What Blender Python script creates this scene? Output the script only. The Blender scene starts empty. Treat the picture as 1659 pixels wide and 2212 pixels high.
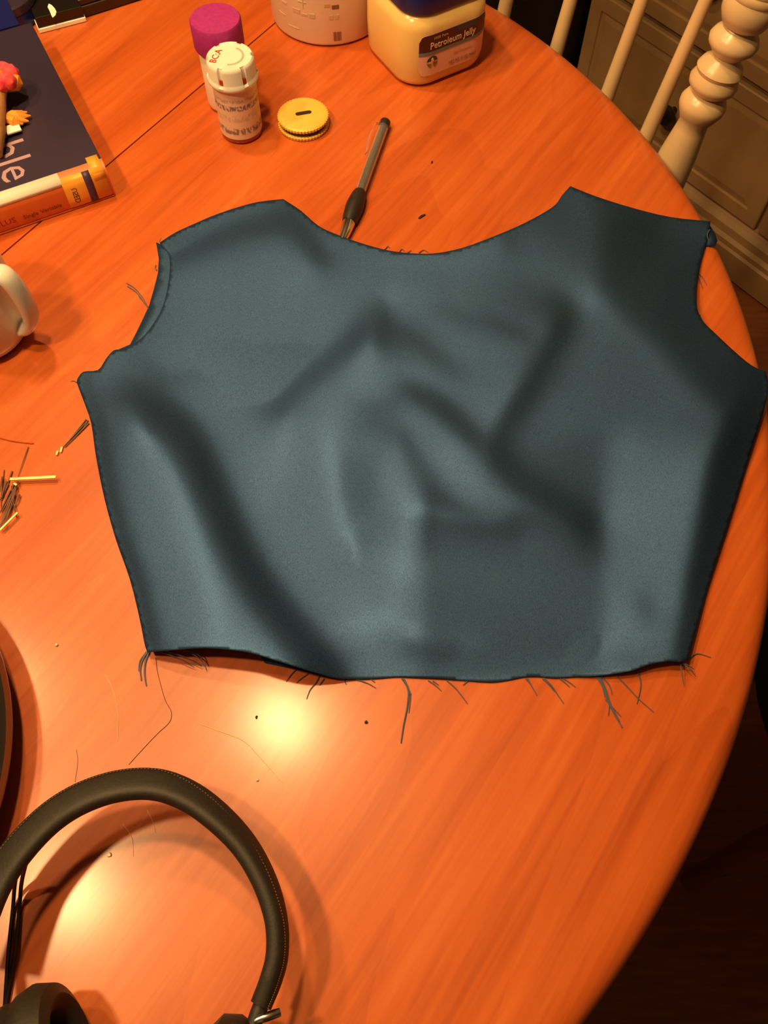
import bpy, bmesh, math, random
import numpy as np
from mathutils import Vector, Matrix
from mathutils.geometry import delaunay_2d_cdt
random.seed(7)
S = bpy.context.scene
COL = S.collection
PI = math.pi
TZ = 0.75                       # height of the table top above the floor

# ---------------------------------------------------------------- camera
H = 0.52                        # camera above the table top
PITCH = math.radians(62.3)
F = 1900.0                      # focal length in pixels of the 1659x2212 frame
cam_d = bpy.data.cameras.new('camera'); cam = bpy.data.objects.new('camera', cam_d); COL.objects.link(cam)
cam.location = (0, 0, TZ + H); cam.rotation_euler = (math.radians(90) - PITCH, 0, 0)
cam_d.sensor_fit = 'VERTICAL'; cam_d.sensor_height = 36; cam_d.lens = 36 * F / 2212
cam_d.clip_start = .01
S.camera = cam
# ---------------------------------------------------------------- world and lamps
W = bpy.data.worlds.new('world'); S.world = W; W.use_nodes = True
W.node_tree.nodes['Background'].inputs[0].default_value = (1, .62, .34, 1)
W.node_tree.nodes['Background'].inputs[1].default_value = .05
LAMP_COL = (1, .64, .27)
LAMPS = [((-.176, .386, 1.0), 22.0), ((-.503, .113, 1.0), 23.0), ((-.70, .44, 1.0), 17.0), ((-.32, .78, 1.0), 20.0)]
S.view_settings.view_transform = 'Standard'; S.view_settings.look = 'None'
S.view_settings.gamma = 1; S.view_settings.use_curve_mapping = False
S.view_settings.exposure = 0.0


def at(x, y, z=0.0):
    """world point at height z above the table top that the sight line of (x, y) meets"""
    cp, sp = math.cos(PITCH), math.sin(PITCH)
    a, b = (x - 829.5) / F, -(y - 1106) / F
    r = (a, cp + sp * b, -sp + cp * b)
    t = (z - H) / r[2]
    return Vector((r[0] * t, r[1] * t, TZ + z))


# ---------------------------------------------------------------- helpers
def link(name, me, mat=None, parent=None):
    o = bpy.data.objects.new(name, me); COL.objects.link(o)
    if mat is not None: me.materials.append(mat)
    if parent is not None: o.parent = parent
    return o

def empty(name, loc=(0, 0, 0), rz=0):
    o = bpy.data.objects.new(name, None); COL.objects.link(o); o.location = loc; o.rotation_euler = (0, 0, rz)
    o.empty_display_size = .02
    return o

def tag(o, label, cat, group=None):
    o['label'] = label; o['category'] = cat
    if group: o['group'] = group
    return o

def structure(o): o['kind'] = 'structure'; return o

def mesh(name, vs, fs, mat=None, parent=None, smooth=True, loc=None):
    """vs are world points; with a parent Empty they are made local to it"""
    me = bpy.data.meshes.new(name)
    if parent is not None and parent.parent is None:
        inv = parent.matrix_basis.inverted() if True else None
        vs = [inv @ Vector(v) for v in vs]
    elif parent is not None:
        inv = (parent.parent.matrix_basis @ parent.matrix_basis).inverted()
        vs = [inv @ Vector(v) for v in vs]
    me.from_pydata([tuple(v) for v in vs], [], fs)
    bm = bmesh.new(); bm.from_mesh(me); bmesh.ops.recalc_face_normals(bm, faces=bm.faces); bm.to_mesh(me); bm.free()
    if smooth:
        me.set_sharp_from_angle(angle=math.radians(40))
        me.polygons.foreach_set('use_smooth', [len(p.vertices) <= 4 for p in me.polygons])
    me.update()
    return link(name, me, mat, parent)

def frame(d, up=Vector((0, 0, 1))):
    d = d.normalized()
    if abs(d.dot(up)) > .98: up = Vector((0, 1, 0))
    x = d.cross(up).normalized(); y = x.cross(d).normalized()
    return x, y

def tube(pts, r, n=10, cap=True):
    pts = [Vector(p) for p in pts]; vs, fs = [], []
    for i, p in enumerate(pts):
        d = pts[min(i + 1, len(pts) - 1)] - pts[max(i - 1, 0)]
        x, y = frame(d); rr = r[i] if isinstance(r, (list, tuple)) else r
        for k in range(n):
            a = 2 * PI * k / n; vs.append(p + (x * math.cos(a) + y * math.sin(a)) * rr)
    for i in range(len(pts) - 1):
        for k in range(n):
            fs.append((i * n + k, i * n + (k + 1) % n, (i + 1) * n + (k + 1) % n, (i + 1) * n + k))
    if cap: fs.append(tuple(range(n))); fs.append(tuple(range((len(pts) - 1) * n, len(pts) * n)))
    return vs, fs

def smoothpts(pts, n=6):
    """Catmull-Rom through the points"""
    P = [Vector(p) for p in pts]; P = [P[0] * 2 - P[1]] + P + [P[-1] * 2 - P[-2]]; out = []
    for i in range(1, len(P) - 2):
        for k in range(n):
            t = k / n; a, b, c, d = P[i - 1:i + 3]
            out.append(.5 * ((2 * b) + (c - a) * t + (2 * a - 5 * b + 4 * c - d) * t * t + (3 * b - a - 3 * c + d) * t ** 3))
    out.append(P[-2]); return out

def lathe(prof, org, axis=Vector((0, 0, 1)), n=32, rf=None):
    """prof: (radius, height) pairs along the axis; rf(angle, i) scales the radius"""
    org = Vector(org); axis = Vector(axis).normalized()
    x, y = (Vector((1, 0, 0)), Vector((0, 1, 0))) if abs(axis.z) > .999 else frame(axis)
    vs, fs = [], []
    for i, (r, h) in enumerate(prof):
        for k in range(n):
            a = 2 * PI * k / n; q = r * (rf(a, i) if rf else 1)
            vs.append(org + axis * h + (x * math.cos(a) + y * math.sin(a)) * q)
    for i in range(len(prof) - 1):
        for k in range(n): fs.append((i * n + k, i * n + (k + 1) % n, (i + 1) * n + (k + 1) % n, (i + 1) * n + k))
    if prof[0][0] > 1e-5: fs.append(tuple(range(n)))
    if prof[-1][0] > 1e-5: fs.append(tuple(range((len(prof) - 1) * n, len(prof) * n)))
    return vs, fs

def box(c, ux, uy, uz, hx, hy, hz):
    vs = [Vector(c) + ux * sx * hx + uy * sy * hy + uz * sz * hz for sx in (-1, 1) for sy in (-1, 1) for sz in (-1, 1)]
    return vs, [(0, 1, 3, 2), (4, 6, 7, 5), (0, 4, 5, 1), (2, 3, 7, 6), (0, 2, 6, 4), (1, 5, 7, 3)]

def bevel(o, w=.001, seg=2):
    m = o.modifiers.new('bevel', 'BEVEL'); m.width = w; m.segments = seg; m.limit_method = 'ANGLE'; m.angle_limit = math.radians(35)
    return o

def join(*parts):
    vs, fs = [], []
    for v, f in parts:
        b = len(vs); vs += list(v); fs += [tuple(i + b for i in q) for q in f]
    return vs, fs

def prism(poly, z0, z1):
    n = len(poly); vs = [Vector((p[0], p[1], z0)) for p in poly] + [Vector((p[0], p[1], z1)) for p in poly]
    return vs, [tuple(range(n))[::-1], tuple(range(n, 2 * n))] + [(i, (i + 1) % n, n + (i + 1) % n, n + i) for i in range(n)]

def text_geo(body, size, extrude=.00015, align='LEFT', shear=0, res=2):
    cu = bpy.data.curves.new('t', 'FONT'); cu.body = body; cu.size = size; cu.extrude = extrude; cu.align_x = align; cu.shear = shear; cu.resolution_u = res
    o = bpy.data.objects.new('t', cu); COL.objects.link(o)
    me = bpy.data.meshes.new_from_object(o.evaluated_get(bpy.context.evaluated_depsgraph_get()))
    vs = [v.co.copy() for v in me.vertices]; fs = [tuple(p.vertices) for p in me.polygons]
    bpy.data.objects.remove(o); bpy.data.curves.remove(cu); bpy.data.meshes.remove(me)
    return vs, fs

# ---------------------------------------------------------------- materials
def mat(name, col, rough=.5, metal=0, spec=.5, **kw):
    m = bpy.data.materials.new(name); m.use_nodes = True; b = m.node_tree.nodes['Principled BSDF']
    b.inputs['Base Color'].default_value = (*col, 1); b.inputs['Roughness'].default_value = rough
    b.inputs['Metallic'].default_value = metal; b.inputs['Specular IOR Level'].default_value = spec
    for k, v in kw.items(): b.inputs[k.replace('_', ' ')].default_value = v
    return m

def nd(m, t, **kw):
    n = m.node_tree.nodes.new(t)
    for k, v in kw.items(): setattr(n, k, v)
    return n
def lk(m, a, b): m.node_tree.links.new(a, b)
def bsdf(m): return m.node_tree.nodes['Principled BSDF']

def grained(name, c1, c2, scale=60, rough=.5, bump=.1, detail=3, stretch=(1, 1, 1), rot=0, dist=.001, **kw):
    """base colour that wavers between two tones, with fine relief"""
    m = mat(name, c1, rough, **kw)
    tc = nd(m, 'ShaderNodeNewGeometry'); mp = nd(m, 'ShaderNodeMapping'); mp.inputs['Scale'].default_value = stretch
    mp.inputs['Rotation'].default_value = (0, 0, rot)
    lk(m, tc.outputs['Position'], mp.inputs[0])
    nz = nd(m, 'ShaderNodeTexNoise'); nz.inputs['Scale'].default_value = scale; nz.inputs['Detail'].default_value = detail
    lk(m, mp.outputs[0], nz.inputs['Vector'])
    r = nd(m, 'ShaderNodeValToRGB'); r.color_ramp.elements[0].color = (*c1, 1); r.color_ramp.elements[1].color = (*c2, 1)
    r.color_ramp.elements[0].position = .3; r.color_ramp.elements[1].position = .7
    lk(m, nz.outputs[0], r.inputs[0]); lk(m, r.outputs[0], bsdf(m).inputs['Base Color'])
    bp = nd(m, 'ShaderNodeBump'); bp.inputs['Strength'].default_value = bump; bp.inputs['Distance'].default_value = dist
    lk(m, nz.outputs[0], bp.inputs['Height']); lk(m, bp.outputs[0], bsdf(m).inputs['Normal'])
    return m

def wood_table():
    m = mat('orange_maple', (.62, .17, .035), .3, spec=.36, Coat_Weight=.4, Coat_Roughness=.19)
    g = nd(m, 'ShaderNodeNewGeometry')
    def noise(sx, sy, sc, det, off=0, distort=0):
        # the grain runs along the seam: 55.7 degrees from the x axis; first turn the point into grain axes, then stretch
        rot = nd(m, 'ShaderNodeMapping'); rot.inputs['Rotation'].default_value = (0, 0, math.radians(-55.7)); rot.inputs['Location'].default_value = (off, off, 0)
        st = nd(m, 'ShaderNodeMapping'); st.inputs['Scale'].default_value = (sx, sy, 1)
        n = nd(m, 'ShaderNodeTexNoise'); n.inputs['Scale'].default_value = sc; n.inputs['Detail'].default_value = det; n.inputs['Distortion'].default_value = distort
        lk(m, g.outputs['Position'], rot.inputs[0]); lk(m, rot.outputs[0], st.inputs[0]); lk(m, st.outputs[0], n.inputs['Vector'])
        return n
    fine = noise(5, 110, 2.0, 6, 0, .3)
    streak = noise(.9, 16, 2.2, 4, 3, .6)
    blotch = noise(2.5, 5, 1.6, 3, 8, 1.2)
    # broad cathedral figures: contour bands of a slow noise
    fig = noise(1.2, 5.5, 1.3, 2, 15, .4)
    mul = nd(m, 'ShaderNodeMath', operation='MULTIPLY'); mul.inputs[1].default_value = 9; lk(m, fig.outputs[0], mul.inputs[0])
    fr = nd(m, 'ShaderNodeMath', operation='FRACT'); lk(m, mul.outputs[0], fr.inputs[0])
    def mix(a, b, f):
        n = nd(m, 'ShaderNodeMix', data_type='FLOAT'); n.inputs[0].default_value = f
        lk(m, a, n.inputs[2]); lk(m, b, n.inputs[3]); return n.outputs[0]
    v = mix(fine.outputs[0], streak.outputs[0], .5); v = mix(v, blotch.outputs[0], .28); v = mix(v, fr.outputs[0], .05)
    r = nd(m, 'ShaderNodeValToRGB'); e = r.color_ramp.elements
    e[0].position = .3; e[0].color = (.34, .056, .009, 1); e[1].position = .68; e[1].color = (.62, .148, .028, 1)
    k = e.new(.5); k.color = (.51, .100, .017, 1)
    lk(m, v, r.inputs[0]); lk(m, r.outputs[0], bsdf(m).inputs['Base Color'])
    rr = nd(m, 'ShaderNodeMapRange'); rr.inputs[3].default_value = .30; rr.inputs[4].default_value = .42
    lk(m, streak.outputs[0], rr.inputs[0]); lk(m, rr.outputs[0], bsdf(m).inputs['Roughness'])
    bp = nd(m, 'ShaderNodeBump'); bp.inputs['Strength'].default_value = .3; bp.inputs['Distance'].default_value = .00002
    lk(m, v, bp.inputs['Height']); lk(m, bp.outputs[0], bsdf(m).inputs['Normal'])
    return m

def satin():
    m = mat('teal_satin', (.02, .035, .04), .42, metal=.0, spec=.5)
    g = nd(m, 'ShaderNodeTexCoord'); mp = nd(m, 'ShaderNodeMapping'); mp.inputs['Scale'].default_value = (2600, 900, 1000)
    lk(m, g.outputs['Object'], mp.inputs[0])
    n = nd(m, 'ShaderNodeTexNoise'); n.inputs['Scale'].default_value = 1; n.inputs['Detail'].default_value = 2
    lk(m, mp.outputs[0], n.inputs['Vector'])
    nt = m.node_tree; out = nt.nodes['Material Output']
    def ramp(c1, c2):
        r = nd(m, 'ShaderNodeValToRGB'); r.color_ramp.elements[0].position = .3; r.color_ramp.elements[1].position = .7
        r.color_ramp.elements[0].color = (*c1, 1); r.color_ramp.elements[1].color = (*c2, 1); lk(m, n.outputs[0], r.inputs[0]); return r.outputs[0]
    dif = nd(m, 'ShaderNodeBsdfDiffuse'); lk(m, ramp((.0035, .0060, .013), (.0050, .0085, .018)), dif.inputs[0])
    gl = nd(m, 'ShaderNodeBsdfAnisotropic'); gl.inputs['Roughness'].default_value = SAT_R
    lk(m, ramp(tuple(c * .68 for c in SAT_C), tuple(c * 1.32 for c in SAT_C)), gl.inputs['Color'])
    ad = nd(m, 'ShaderNodeAddShader'); lk(m, dif.outputs[0], ad.inputs[0]); lk(m, gl.outputs[0], ad.inputs[1])
    lk(m, ad.outputs[0], out.inputs['Surface']); nt.nodes.remove(bsdf(m))
    return m
SAT_R = .58
SAT_C = (.043, .094, .215)

M = {}
M['wood'] = wood_table(); M['satin'] = satin()
M['satin_thread'] = mat('teal_thread', (.085, .10, .15), .5)
M['dark_thread'] = mat('dark_thread', (.10, .035, .015), .5)
M['hair'] = mat('hair', (.05, .02, .01), .35)
M['pale_hair'] = mat('pale_hair', (.85, .55, .3), .3)
M['lint'] = mat('lint', (.02, .012, .01), .8)
M['floor'] = grained('floor_boards', (.18, .050, .014), (.28, .085, .025), 14, .45, .2, 4, (1, 8, 1), .7)
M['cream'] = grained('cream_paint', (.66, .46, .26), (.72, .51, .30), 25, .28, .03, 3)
M['cabinet'] = grained('dimmed_cream_paint', (.34, .20, .085), (.39, .235, .11), 18, .5, .08, 4)  # cream paint too; its weaker lighting is put into this darker colour
M['knob'] = mat('dark_knob', (.02, .012, .008), .3, metal=.3)
M['white'] = grained('white_plastic', (.80, .76, .68), (.86, .82, .74), 40, .35, .02)
M['ceramic'] = grained('white_ceramic', (.74, .70, .64), (.80, .77, .70), 20, .12, .01)
M['amber'] = mat('amber_plastic', (.75, .12, .015), .2, Transmission_Weight=.55)
M['magenta'] = grained('magenta_foam', (.30, .010, .16), (.38, .016, .21), 300, .75, .2)
M['red_ink'] = mat('red_ink', (.55, .02, .02), .6)
M['grey_ink'] = mat('grey_ink', (.45, .42, .33), .6)
M['brown_ink'] = mat('brown_ink', (.22, .085, .03), .6)
M['tan_ink'] = mat('tan_ink', (.55, .34, .18), .6)
M['tub'] = grained('pinkish_label', (.80, .62, .50), (.86, .68, .55), 30, .5, .02)
M['jelly'] = mat('petroleum_jelly', (.80, .56, .22), .22, Subsurface_Weight=.5, Subsurface_Radius=(.02, .01, .004), Subsurface_Scale=.5)
M['lid_blue'] = grained('blue_plastic', (.006, .01, .10), (.01, .014, .13), 60, .35, .04)
M['label_brown'] = mat('label_brown', (.055, .012, .008), .4)
M['label_blue'] = mat('label_blue', (.12, .19, .22), .4)
M['label_pale'] = mat('label_pale', (.75, .45, .33), .4)
M['emblem_blue'] = mat('emblem_blue', (.03, .05, .07), .5)
M['emblem_green'] = mat('emblem_green', (.16, .16, .03), .5)
M['yellow'] = grained('yellow_plastic', (.80, .48, .07), (.88, .56, .10), 80, .4, .03)
M['black'] = grained('black_rubber', (.012, .008, .006), (.02, .014, .01), 200, .5, .05)
M['gloss_black'] = mat('gloss_black', (.012, .009, .008), .22)
M['clear'] = mat('clear_plastic', (.95, .9, .85), .08, Transmission_Weight=.92, IOR=1.35)
M['ink'] = mat('ink_tube', (.03, .016, .01), .3)
M['steel'] = mat('bright_steel', (.8, .78, .74), .18, metal=1)
M['brass'] = mat('brass', (.9, .68, .3), .35, metal=.6)
M['leather'] = grained('dark_leather', (.010, .007, .0045), (.018, .012, .008), 700, .62, .15, 3)
M['stitch'] = mat('stitch', (.10, .07, .045), .6)
M['cup_red'] = mat('red_brown_mesh', (.06, .01, .006), .6)
M['navy'] = grained('navy_cover', (.028, .018, .042), (.040, .028, .058), 8, .32, .02)
M['orange_spine'] = grained('orange_spine', (.62, .12, .025), (.70, .16, .035), 30, .45, .03)
M['sticker'] = mat('yellow_sticker', (.85, .38, .045), .4)
M['navy_ink'] = mat('navy_ink', (.06, .03, .08), .5)
M['paper'] = mat('paper', (.92, .90, .80), .5)
M['page'] = grained('page_edges', (.45, .30, .20), (.62, .45, .32), 900, .8, .3, 2, (.02, .02, 1))
M['lavender'] = mat('lavender_ink', (.42, .26, .32), .5)
M['pink'] = grained('pink_cloth', (.75, .03, .07), (.85, .10, .09), 120, .7, .2)
M['orange_cloth'] = grained('orange_cloth', (.85, .25, .02), (.9, .38, .05), 120, .7, .2)
M['tan_cloth'] = grained('tan_cloth', (.28, .12, .04), (.36, .17, .06), 120, .7, .2)
M['bin'] = grained('black_bin', (.006, .004, .002), (.01, .007, .004), 30, .5, .03)
M['green'] = grained('dark_green_cloth', (.02, .03, .012), (.03, .04, .018), 200, .8, .3)
M['brown_case'] = grained('brown_black_case', (.02, .008, .003), (.03, .012, .005), 50, .45, .05)
M['bulb'] = None

# ---------------------------------------------------------------- floor
fl = mesh('floor', [(-4, -3, 0), (5, -3, 0), (5, 6, 0), (-4, 6, 0)], [(0, 1, 2, 3)], M['floor'], smooth=False); structure(fl)
mesh_ceiling = mesh('ceiling', [(-4, -3, 2.5), (5, -3, 2.5), (5, 6, 2.5), (-4, 6, 2.5)], [(0, 3, 2, 1)], mat('ceiling_paint', (.22, .17, .12), .9), smooth=False); structure(mesh_ceiling)

# ---------------------------------------------------------------- lamp over the table: four frosted bulbs on arms
lamp = empty('chandelier', (-.44, .43, 2.5)); tag(lamp, 'brass chandelier with four frosted bulbs hanging over the round table', 'lamp')
v, f = lathe([(.001, 0), (.06, 0), (.06, -.02), (.02, -.04), (.008, -.05), (.008, -.62), (.03, -.64), (.03, -.70), (.001, -.72)], (-.44, .43, 2.5), n=20)
mesh('stem', v, f, M['brass'], lamp)
em = bpy.data.materials.new('bulb_glow'); em.use_nodes = True; nt = em.node_tree; nt.nodes.remove(nt.nodes['Principled BSDF'])
e_ = nt.nodes.new('ShaderNodeEmission'); e_.inputs[0].default_value = (*LAMP_COL, 1); e_.inputs[1].default_value = 1.0
nt.links.new(e_.outputs[0], nt.nodes['Material Output'].inputs[0])
BR = .034
for (lx, ly, lz), pw in LAMPS:
    c = Vector((lx, ly, lz + TZ)); hub = Vector((-.44, .43, 1.83))
    mid = (c + hub) / 2 + Vector((0, 0, .02))
    v, f = tube(smoothpts([hub, mid, c + Vector((0, 0, .10)), c + Vector((0, 0, .045))], 5), .006, 8)
    mesh('arm', v, f, M['brass'], lamp)
    li = bpy.data.lights.new('bulb_light', 'POINT'); li.energy = pw; li.color = LAMP_COL; li.shadow_soft_size = BR
    lo = bpy.data.objects.new('bulb_light', li); COL.objects.link(lo); lo.location = c - lamp.location; lo.parent = lamp
    v, f = lathe([(.02, .07), (.024, .045), (.014, .040), (.001, .0405)], c, n=16)
    mesh('socket', v, f, M['brass'], lamp)

# ---------------------------------------------------------------- the round table in two halves
TC = Vector((-.328, .403)); R = .607
sd = Vector((.563, .826)); sn = Vector((sd.y, -sd.x))            # seam direction, and the side of the camera
s0 = (Vector((-.303, .5)) - TC).dot(sn)                          # seam offset from the centre
ang0 = math.atan2(sn.y, sn.x)
table = empty('dining_table', (TC.x, TC.y, 0)); tag(table, 'round orange stained wood dining table split by a straight seam', 'table')
PROF = [(.020, 0), (.016, -.0001), (.012, -.0004), (.0085, -.0012), (.005, -.0030), (.0025, -.0055), (.0008, -.0085), (0, -.012), (.0005, -.017), (.003, -.022), (.008, -.0255), (.02, -.026)]
def half(side):
    off = s0 + side * .0007; vs, fs, n = [], [], 160
    for ins, z in PROF:
        r = R - ins; a = math.acos(max(-1, min(1, off / r)))
        lo_, hi_ = (ang0 - a, ang0 + a) if side > 0 else (ang0 + a, ang0 + 2 * PI - a)
        for k in range(n + 1):
            t = lo_ + (hi_ - lo_) * k / n
            vs.append((TC.x + r * math.cos(t), TC.y + r * math.sin(t), TZ + z))
    m_ = n + 1
    for i in range(len(PROF) - 1):
        for k in range(n): fs.append((i * m_ + k, i * m_ + k + 1, (i + 1) * m_ + k + 1, (i + 1) * m_ + k))
    fs.append(tuple(range(m_))); L = (len(PROF) - 1) * m_; fs.append(tuple(range(L, L + m_)))
    fs.append(tuple([i * m_ for i in range(len(PROF))] + [i * m_ + n for i in range(len(PROF))][::-1]))
    o = mesh('tabletop_half', vs, fs, M['wood'], table); return o
half(1); half(-1)
v, f = lathe([(.50, -.027), (.52, -.027), (.52, -.10), (.50, -.10), (.50, -.027)], (TC.x, TC.y, TZ), n=64)
f = f[:-2]; mesh('apron', v, f, M['wood'], table)
v, f = lathe([(.001, .70), (.14, .70), (.10, .66), (.055, .60), (.05, .50), (.075, .40), (.085, .33), (.06, .26), (.09, .20), (.10, .14), (.08, .12), (.001, .12)], (TC.x, TC.y, 0), n=32)
mesh('pedestal', v, f, M['wood'], table)
for k in range(4):
    a = math.radians(20 + 90 * k); d = Vector((math.cos(a), math.sin(a), 0)); b = Vector((TC.x, TC.y, 0))
    v, f = tube(smoothpts([b + d * .05 + Vector((0, 0, .19)), b + d * .2 + Vector((0, 0, .13)), b + d * .34 + Vector((0, 0, .05)), b + d * .43 + Vector((0, 0, .03))], 4), [.034] * 5 + [.03] * 4 + [.028] * 4, 10)
    mesh('foot', v, f, M['wood'], table)

# ---------------------------------------------------------------- cabinet with drawers
cd = Vector((.636, -.772, 0)); cn = Vector((-.772, -.636, 0)); CZ = Vector((0, 0, 1)); c0 = Vector((.679, 1.128, 0))
cab = empty('drawer_cabinet', c0); tag(cab, 'cream painted chest of drawers with dark knobs standing on the floor behind the chair', 'cabinet')
def cbox(s0_, s1_, z0, z1, d0, d1, shrink=0):
    """box along the cabinet face: s along it, d = depth behind the foot of the plinth"""
    c = c0 + cd * (s0_ + s1_) / 2 + CZ * (z0 + z1) / 2 - cn * (d0 + d1) / 2
    return box(c, cd, cn, CZ, abs(s1_ - s0_) / 2, abs(d1 - d0) / 2, (z1 - z0) / 2)
SR = .90
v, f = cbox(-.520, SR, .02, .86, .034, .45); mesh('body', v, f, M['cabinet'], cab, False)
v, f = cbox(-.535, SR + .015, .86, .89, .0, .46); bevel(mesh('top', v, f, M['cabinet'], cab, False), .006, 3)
# plinth with its stepped moulding
pr = [(0, .0), (0, .052), (.004, .056), (.004, .066), (.010, .072), (.012, .086), (.020, .094), (.024, .099), (.036, .101), (.036, 0)]
vs = []; 
for s in (-.53, SR + .01):
    for dd, z in pr: vs.append(c0 + cd * s + CZ * (z + .004) - cn * dd)
n = len(pr); fs = [tuple(range(n)), tuple(range(n, 2 * n))] + [(i, (i + 1) % n, n + (i + 1) % n, n + i) for i in range(n)]
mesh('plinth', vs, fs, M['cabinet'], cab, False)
def drawer(a, b, z0, z1, with_knob=True):
    d0 = .020; g = .006; w1 = .027; w2 = .0305
    z0 += .003; z1 -= .003; a += .002; b -= .004
    # frame face, bevel into a groove and back to the raised field
    rings = [(0, .034), (0, d0 + .002), (.002, d0), (w1, d0), (w1 + .0015, d0 + .004), (w2, d0 + .004), (w2 + .012, d0 + .0015)]
    vs, fs = [], []
    for ins, dep in rings:
        for s, z in ((a + ins, z0 + ins), (b - ins, z0 + ins), (b - ins, z1 - ins), (a + ins, z1 - ins)): vs.append(c0 + cd * s + CZ * z - cn * dep)
    for i in range(len(rings) - 1):
        for k in range(4): fs.append((i * 4 + k, i * 4 + (k + 1) % 4, i * 4 + 4 + (k + 1) % 4, i * 4 + 4 + k))
    fs.append((0, 1, 2, 3)); q = (len(rings) - 1) * 4; fs.append((q, q + 1, q + 2, q + 3))
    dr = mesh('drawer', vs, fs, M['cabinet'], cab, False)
    if with_knob:
        v, f = lathe([(.006, -.002), (.006, .010), (.015, .014), (.019, .020), (.017, .027), (.008, .031), (.001, .031)], c0 + cd * (a + b) / 2 + CZ * (z0 + z1) / 2 - cn * d0, cn, n=20)
        mesh('knob', v, f, M['knob'], dr)
for z0, z1 in ((.106, .331), (.337, .57), (.576, .83)):
    drawer(-.514, -.048, z0, z1); drawer(-.044, .42, z0, z1); drawer(.424, SR - .006, z0, z1)

bn = empty('waste_bin', at(1190, 10, -.75)); bp_ = c0 + cd * (-.68) - cn * .12
bn.location = (bp_.x, bp_.y, 0); tag(bn, 'black waste bin standing on the floor beside the cream cabinet', 'bin')
def rrect(c, ux, uy, hx, hy, r, n=6):
    out = []
    for (sx, sy, a0) in ((1, 1, 0), (-1, 1, 90), (-1, -1, 180), (1, -1, 270)):
        for k in range(n + 1):
            a = math.radians(a0 + 90 * k / n); out.append(Vector(c) + ux * (sx * (hx - r) + r * math.cos(a)) + uy * (sy * (hy - r) + r * math.sin(a)))
    return out
def loft(rings, cap0=True, cap1=True):
    n = len(rings[0]); vs = [p for r_ in rings for p in r_]; fs = []
    for i in range(len(rings) - 1):
        for k in range(n): fs.append((i * n + k, i * n + (k + 1) % n, (i + 1) * n + (k + 1) % n, (i + 1) * n + k))
    if cap0: fs.append(tuple(range(n)))
    if cap1: fs.append(tuple(range((len(rings) - 1) * n, len(rings) * n)))
    return vs, fs
bc = Vector((bp_.x, bp_.y, 0))
v, f = loft([rrect(bc + CZ * z, cd, cn, .145 + z * .02, .15 + z * .02, .03) for z in (0, .3, .58)]); mesh('body', v, f, M['bin'], bn)
v, f = loft([rrect(bc + CZ * z, cd, cn, .165 - i, .17 - i, .03) for z, i in ((.575, 0), (.61, 0), (.63, .012), (.64, .04))]); mesh('lid', v, f, M['bin'], bn)

# ---------------------------------------------------------------- chair with turned posts and spindles
ch_pts = [(1464, 335, 'post'), (1410, 262, 's'), (1322, 178, 's'), (1207, 90, 's'), (1093, 6, 's')]
def ray_at_radius(px, py, rad):
    z = 0
    while z > -.3:
        q = at(px, py, z)
        if (Vector((q.x, q.y)) - TC).length > rad: return q
        z -= .002
    return q
bases = [ray_at_radius(px, py, .640) for px, py, _ in ch_pts]
bases.append(Vector((.062, .925, TZ - .03))); bases.append(Vector((-.005, .955, TZ - .03))); bases.append(Vector((-.06, .965, TZ - .03)))
kinds = ['post'] + ['s'] * 6 + ['post']
mid2 = Vector((.14, .83)); outd = (mid2 - TC).normalized()
chair = empty('dining_chair', (TC.x + outd.x * .46, TC.y + outd.y * .46, 0)); tag(chair, 'cream painted spindle back dining chair tucked against the table edge', 'chair')
LEAN = .15
def axis_pt(b, z):                                              # point on the leaning line through b at world height z
    u = (Vector((b.x, b.y)) - TC).normalized(); dz = z - b.z
    return Vector((b.x + u.x * LEAN * dz, b.y + u.y * LEAN * dz, z))
SEATZ = .45
for b, k in zip(bases, kinds):
    p0 = axis_pt(b, SEATZ - .012); p1 = axis_pt(b, 1.02); ax = (p1 - p0).normalized(); L = (p1 - p0).length
    o0 = b.z - p0.z                                             # height of the table edge crossing along the post
    if k == 's':
        prof = [(.0055, 0), (.008, .05), (.0085, .15), (.0078, .24), (.0065, .32), (.0055, .40), (.0048, .50), (.0045, L)]
        v, f = lathe(prof, p0, ax, n=14); mesh('spindle', v, f, M['cream'], chair)
    else:
        h = o0 + .004
        prof = [(.012, 0), (.015, .04), (.019, .10), (.021, .16), (.0185, h - .035), (.0165, h), (.0135, h + .026), (.0128, h + .033), (.0165, h + .040), (.0198, h + .047), (.0200, h + .052), (.0172, h + .0575), (.0128, h + .0605),
                (.0160, h + .063), (.0200, h + .067), (.0208, h + .0715), (.0185, h + .0765), (.0180, h + .078), (.0195, h + .0815), (.0170, h + .087), (.0122, h + .091), (.0115, h + .0935), (.0150, h + .097), (.0195, h + .102), (.0205, h + .1065), (.0180, h + .1115), (.0140, h + .115), (.0128, h + .117),
                (.0175, h + .120), (.0212, h + .128), (.0222, h + .136), (.0212, h + .1405), (.0222, h + .142), (.0225, h + .146), (.0216, h + .1475), (.0224, h + .149), (.0225, h + .165), (.020, h + .20), (.016, h + .26), (.014, h + .32), (.013, L)]
        v, f = lathe(prof, p0, ax, n=28); mesh('back_post', v, f, M['cream'], chair)
tops = [axis_pt(b, 1.02) for b in bases]
tops = [tops[0] * 1.12 - tops[1] * .12] + tops + [tops[-1] * 1.3 - tops[-2] * .3]
rail = smoothpts(tops, 4)
vs, fs = [], []
for i, p in enumerate(rail):
    d = rail[min(i + 1, len(rail) - 1)] - rail[max(i - 1, 0)]; d.z = 0; d.normalize(); nn = Vector((-d.y, d.x, 0))
    for a in range(12):
        t = 2 * PI * a / 12; vs.append(p + nn * .011 * math.cos(t) + CZ * (.035 * math.sin(t) + .015))
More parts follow.
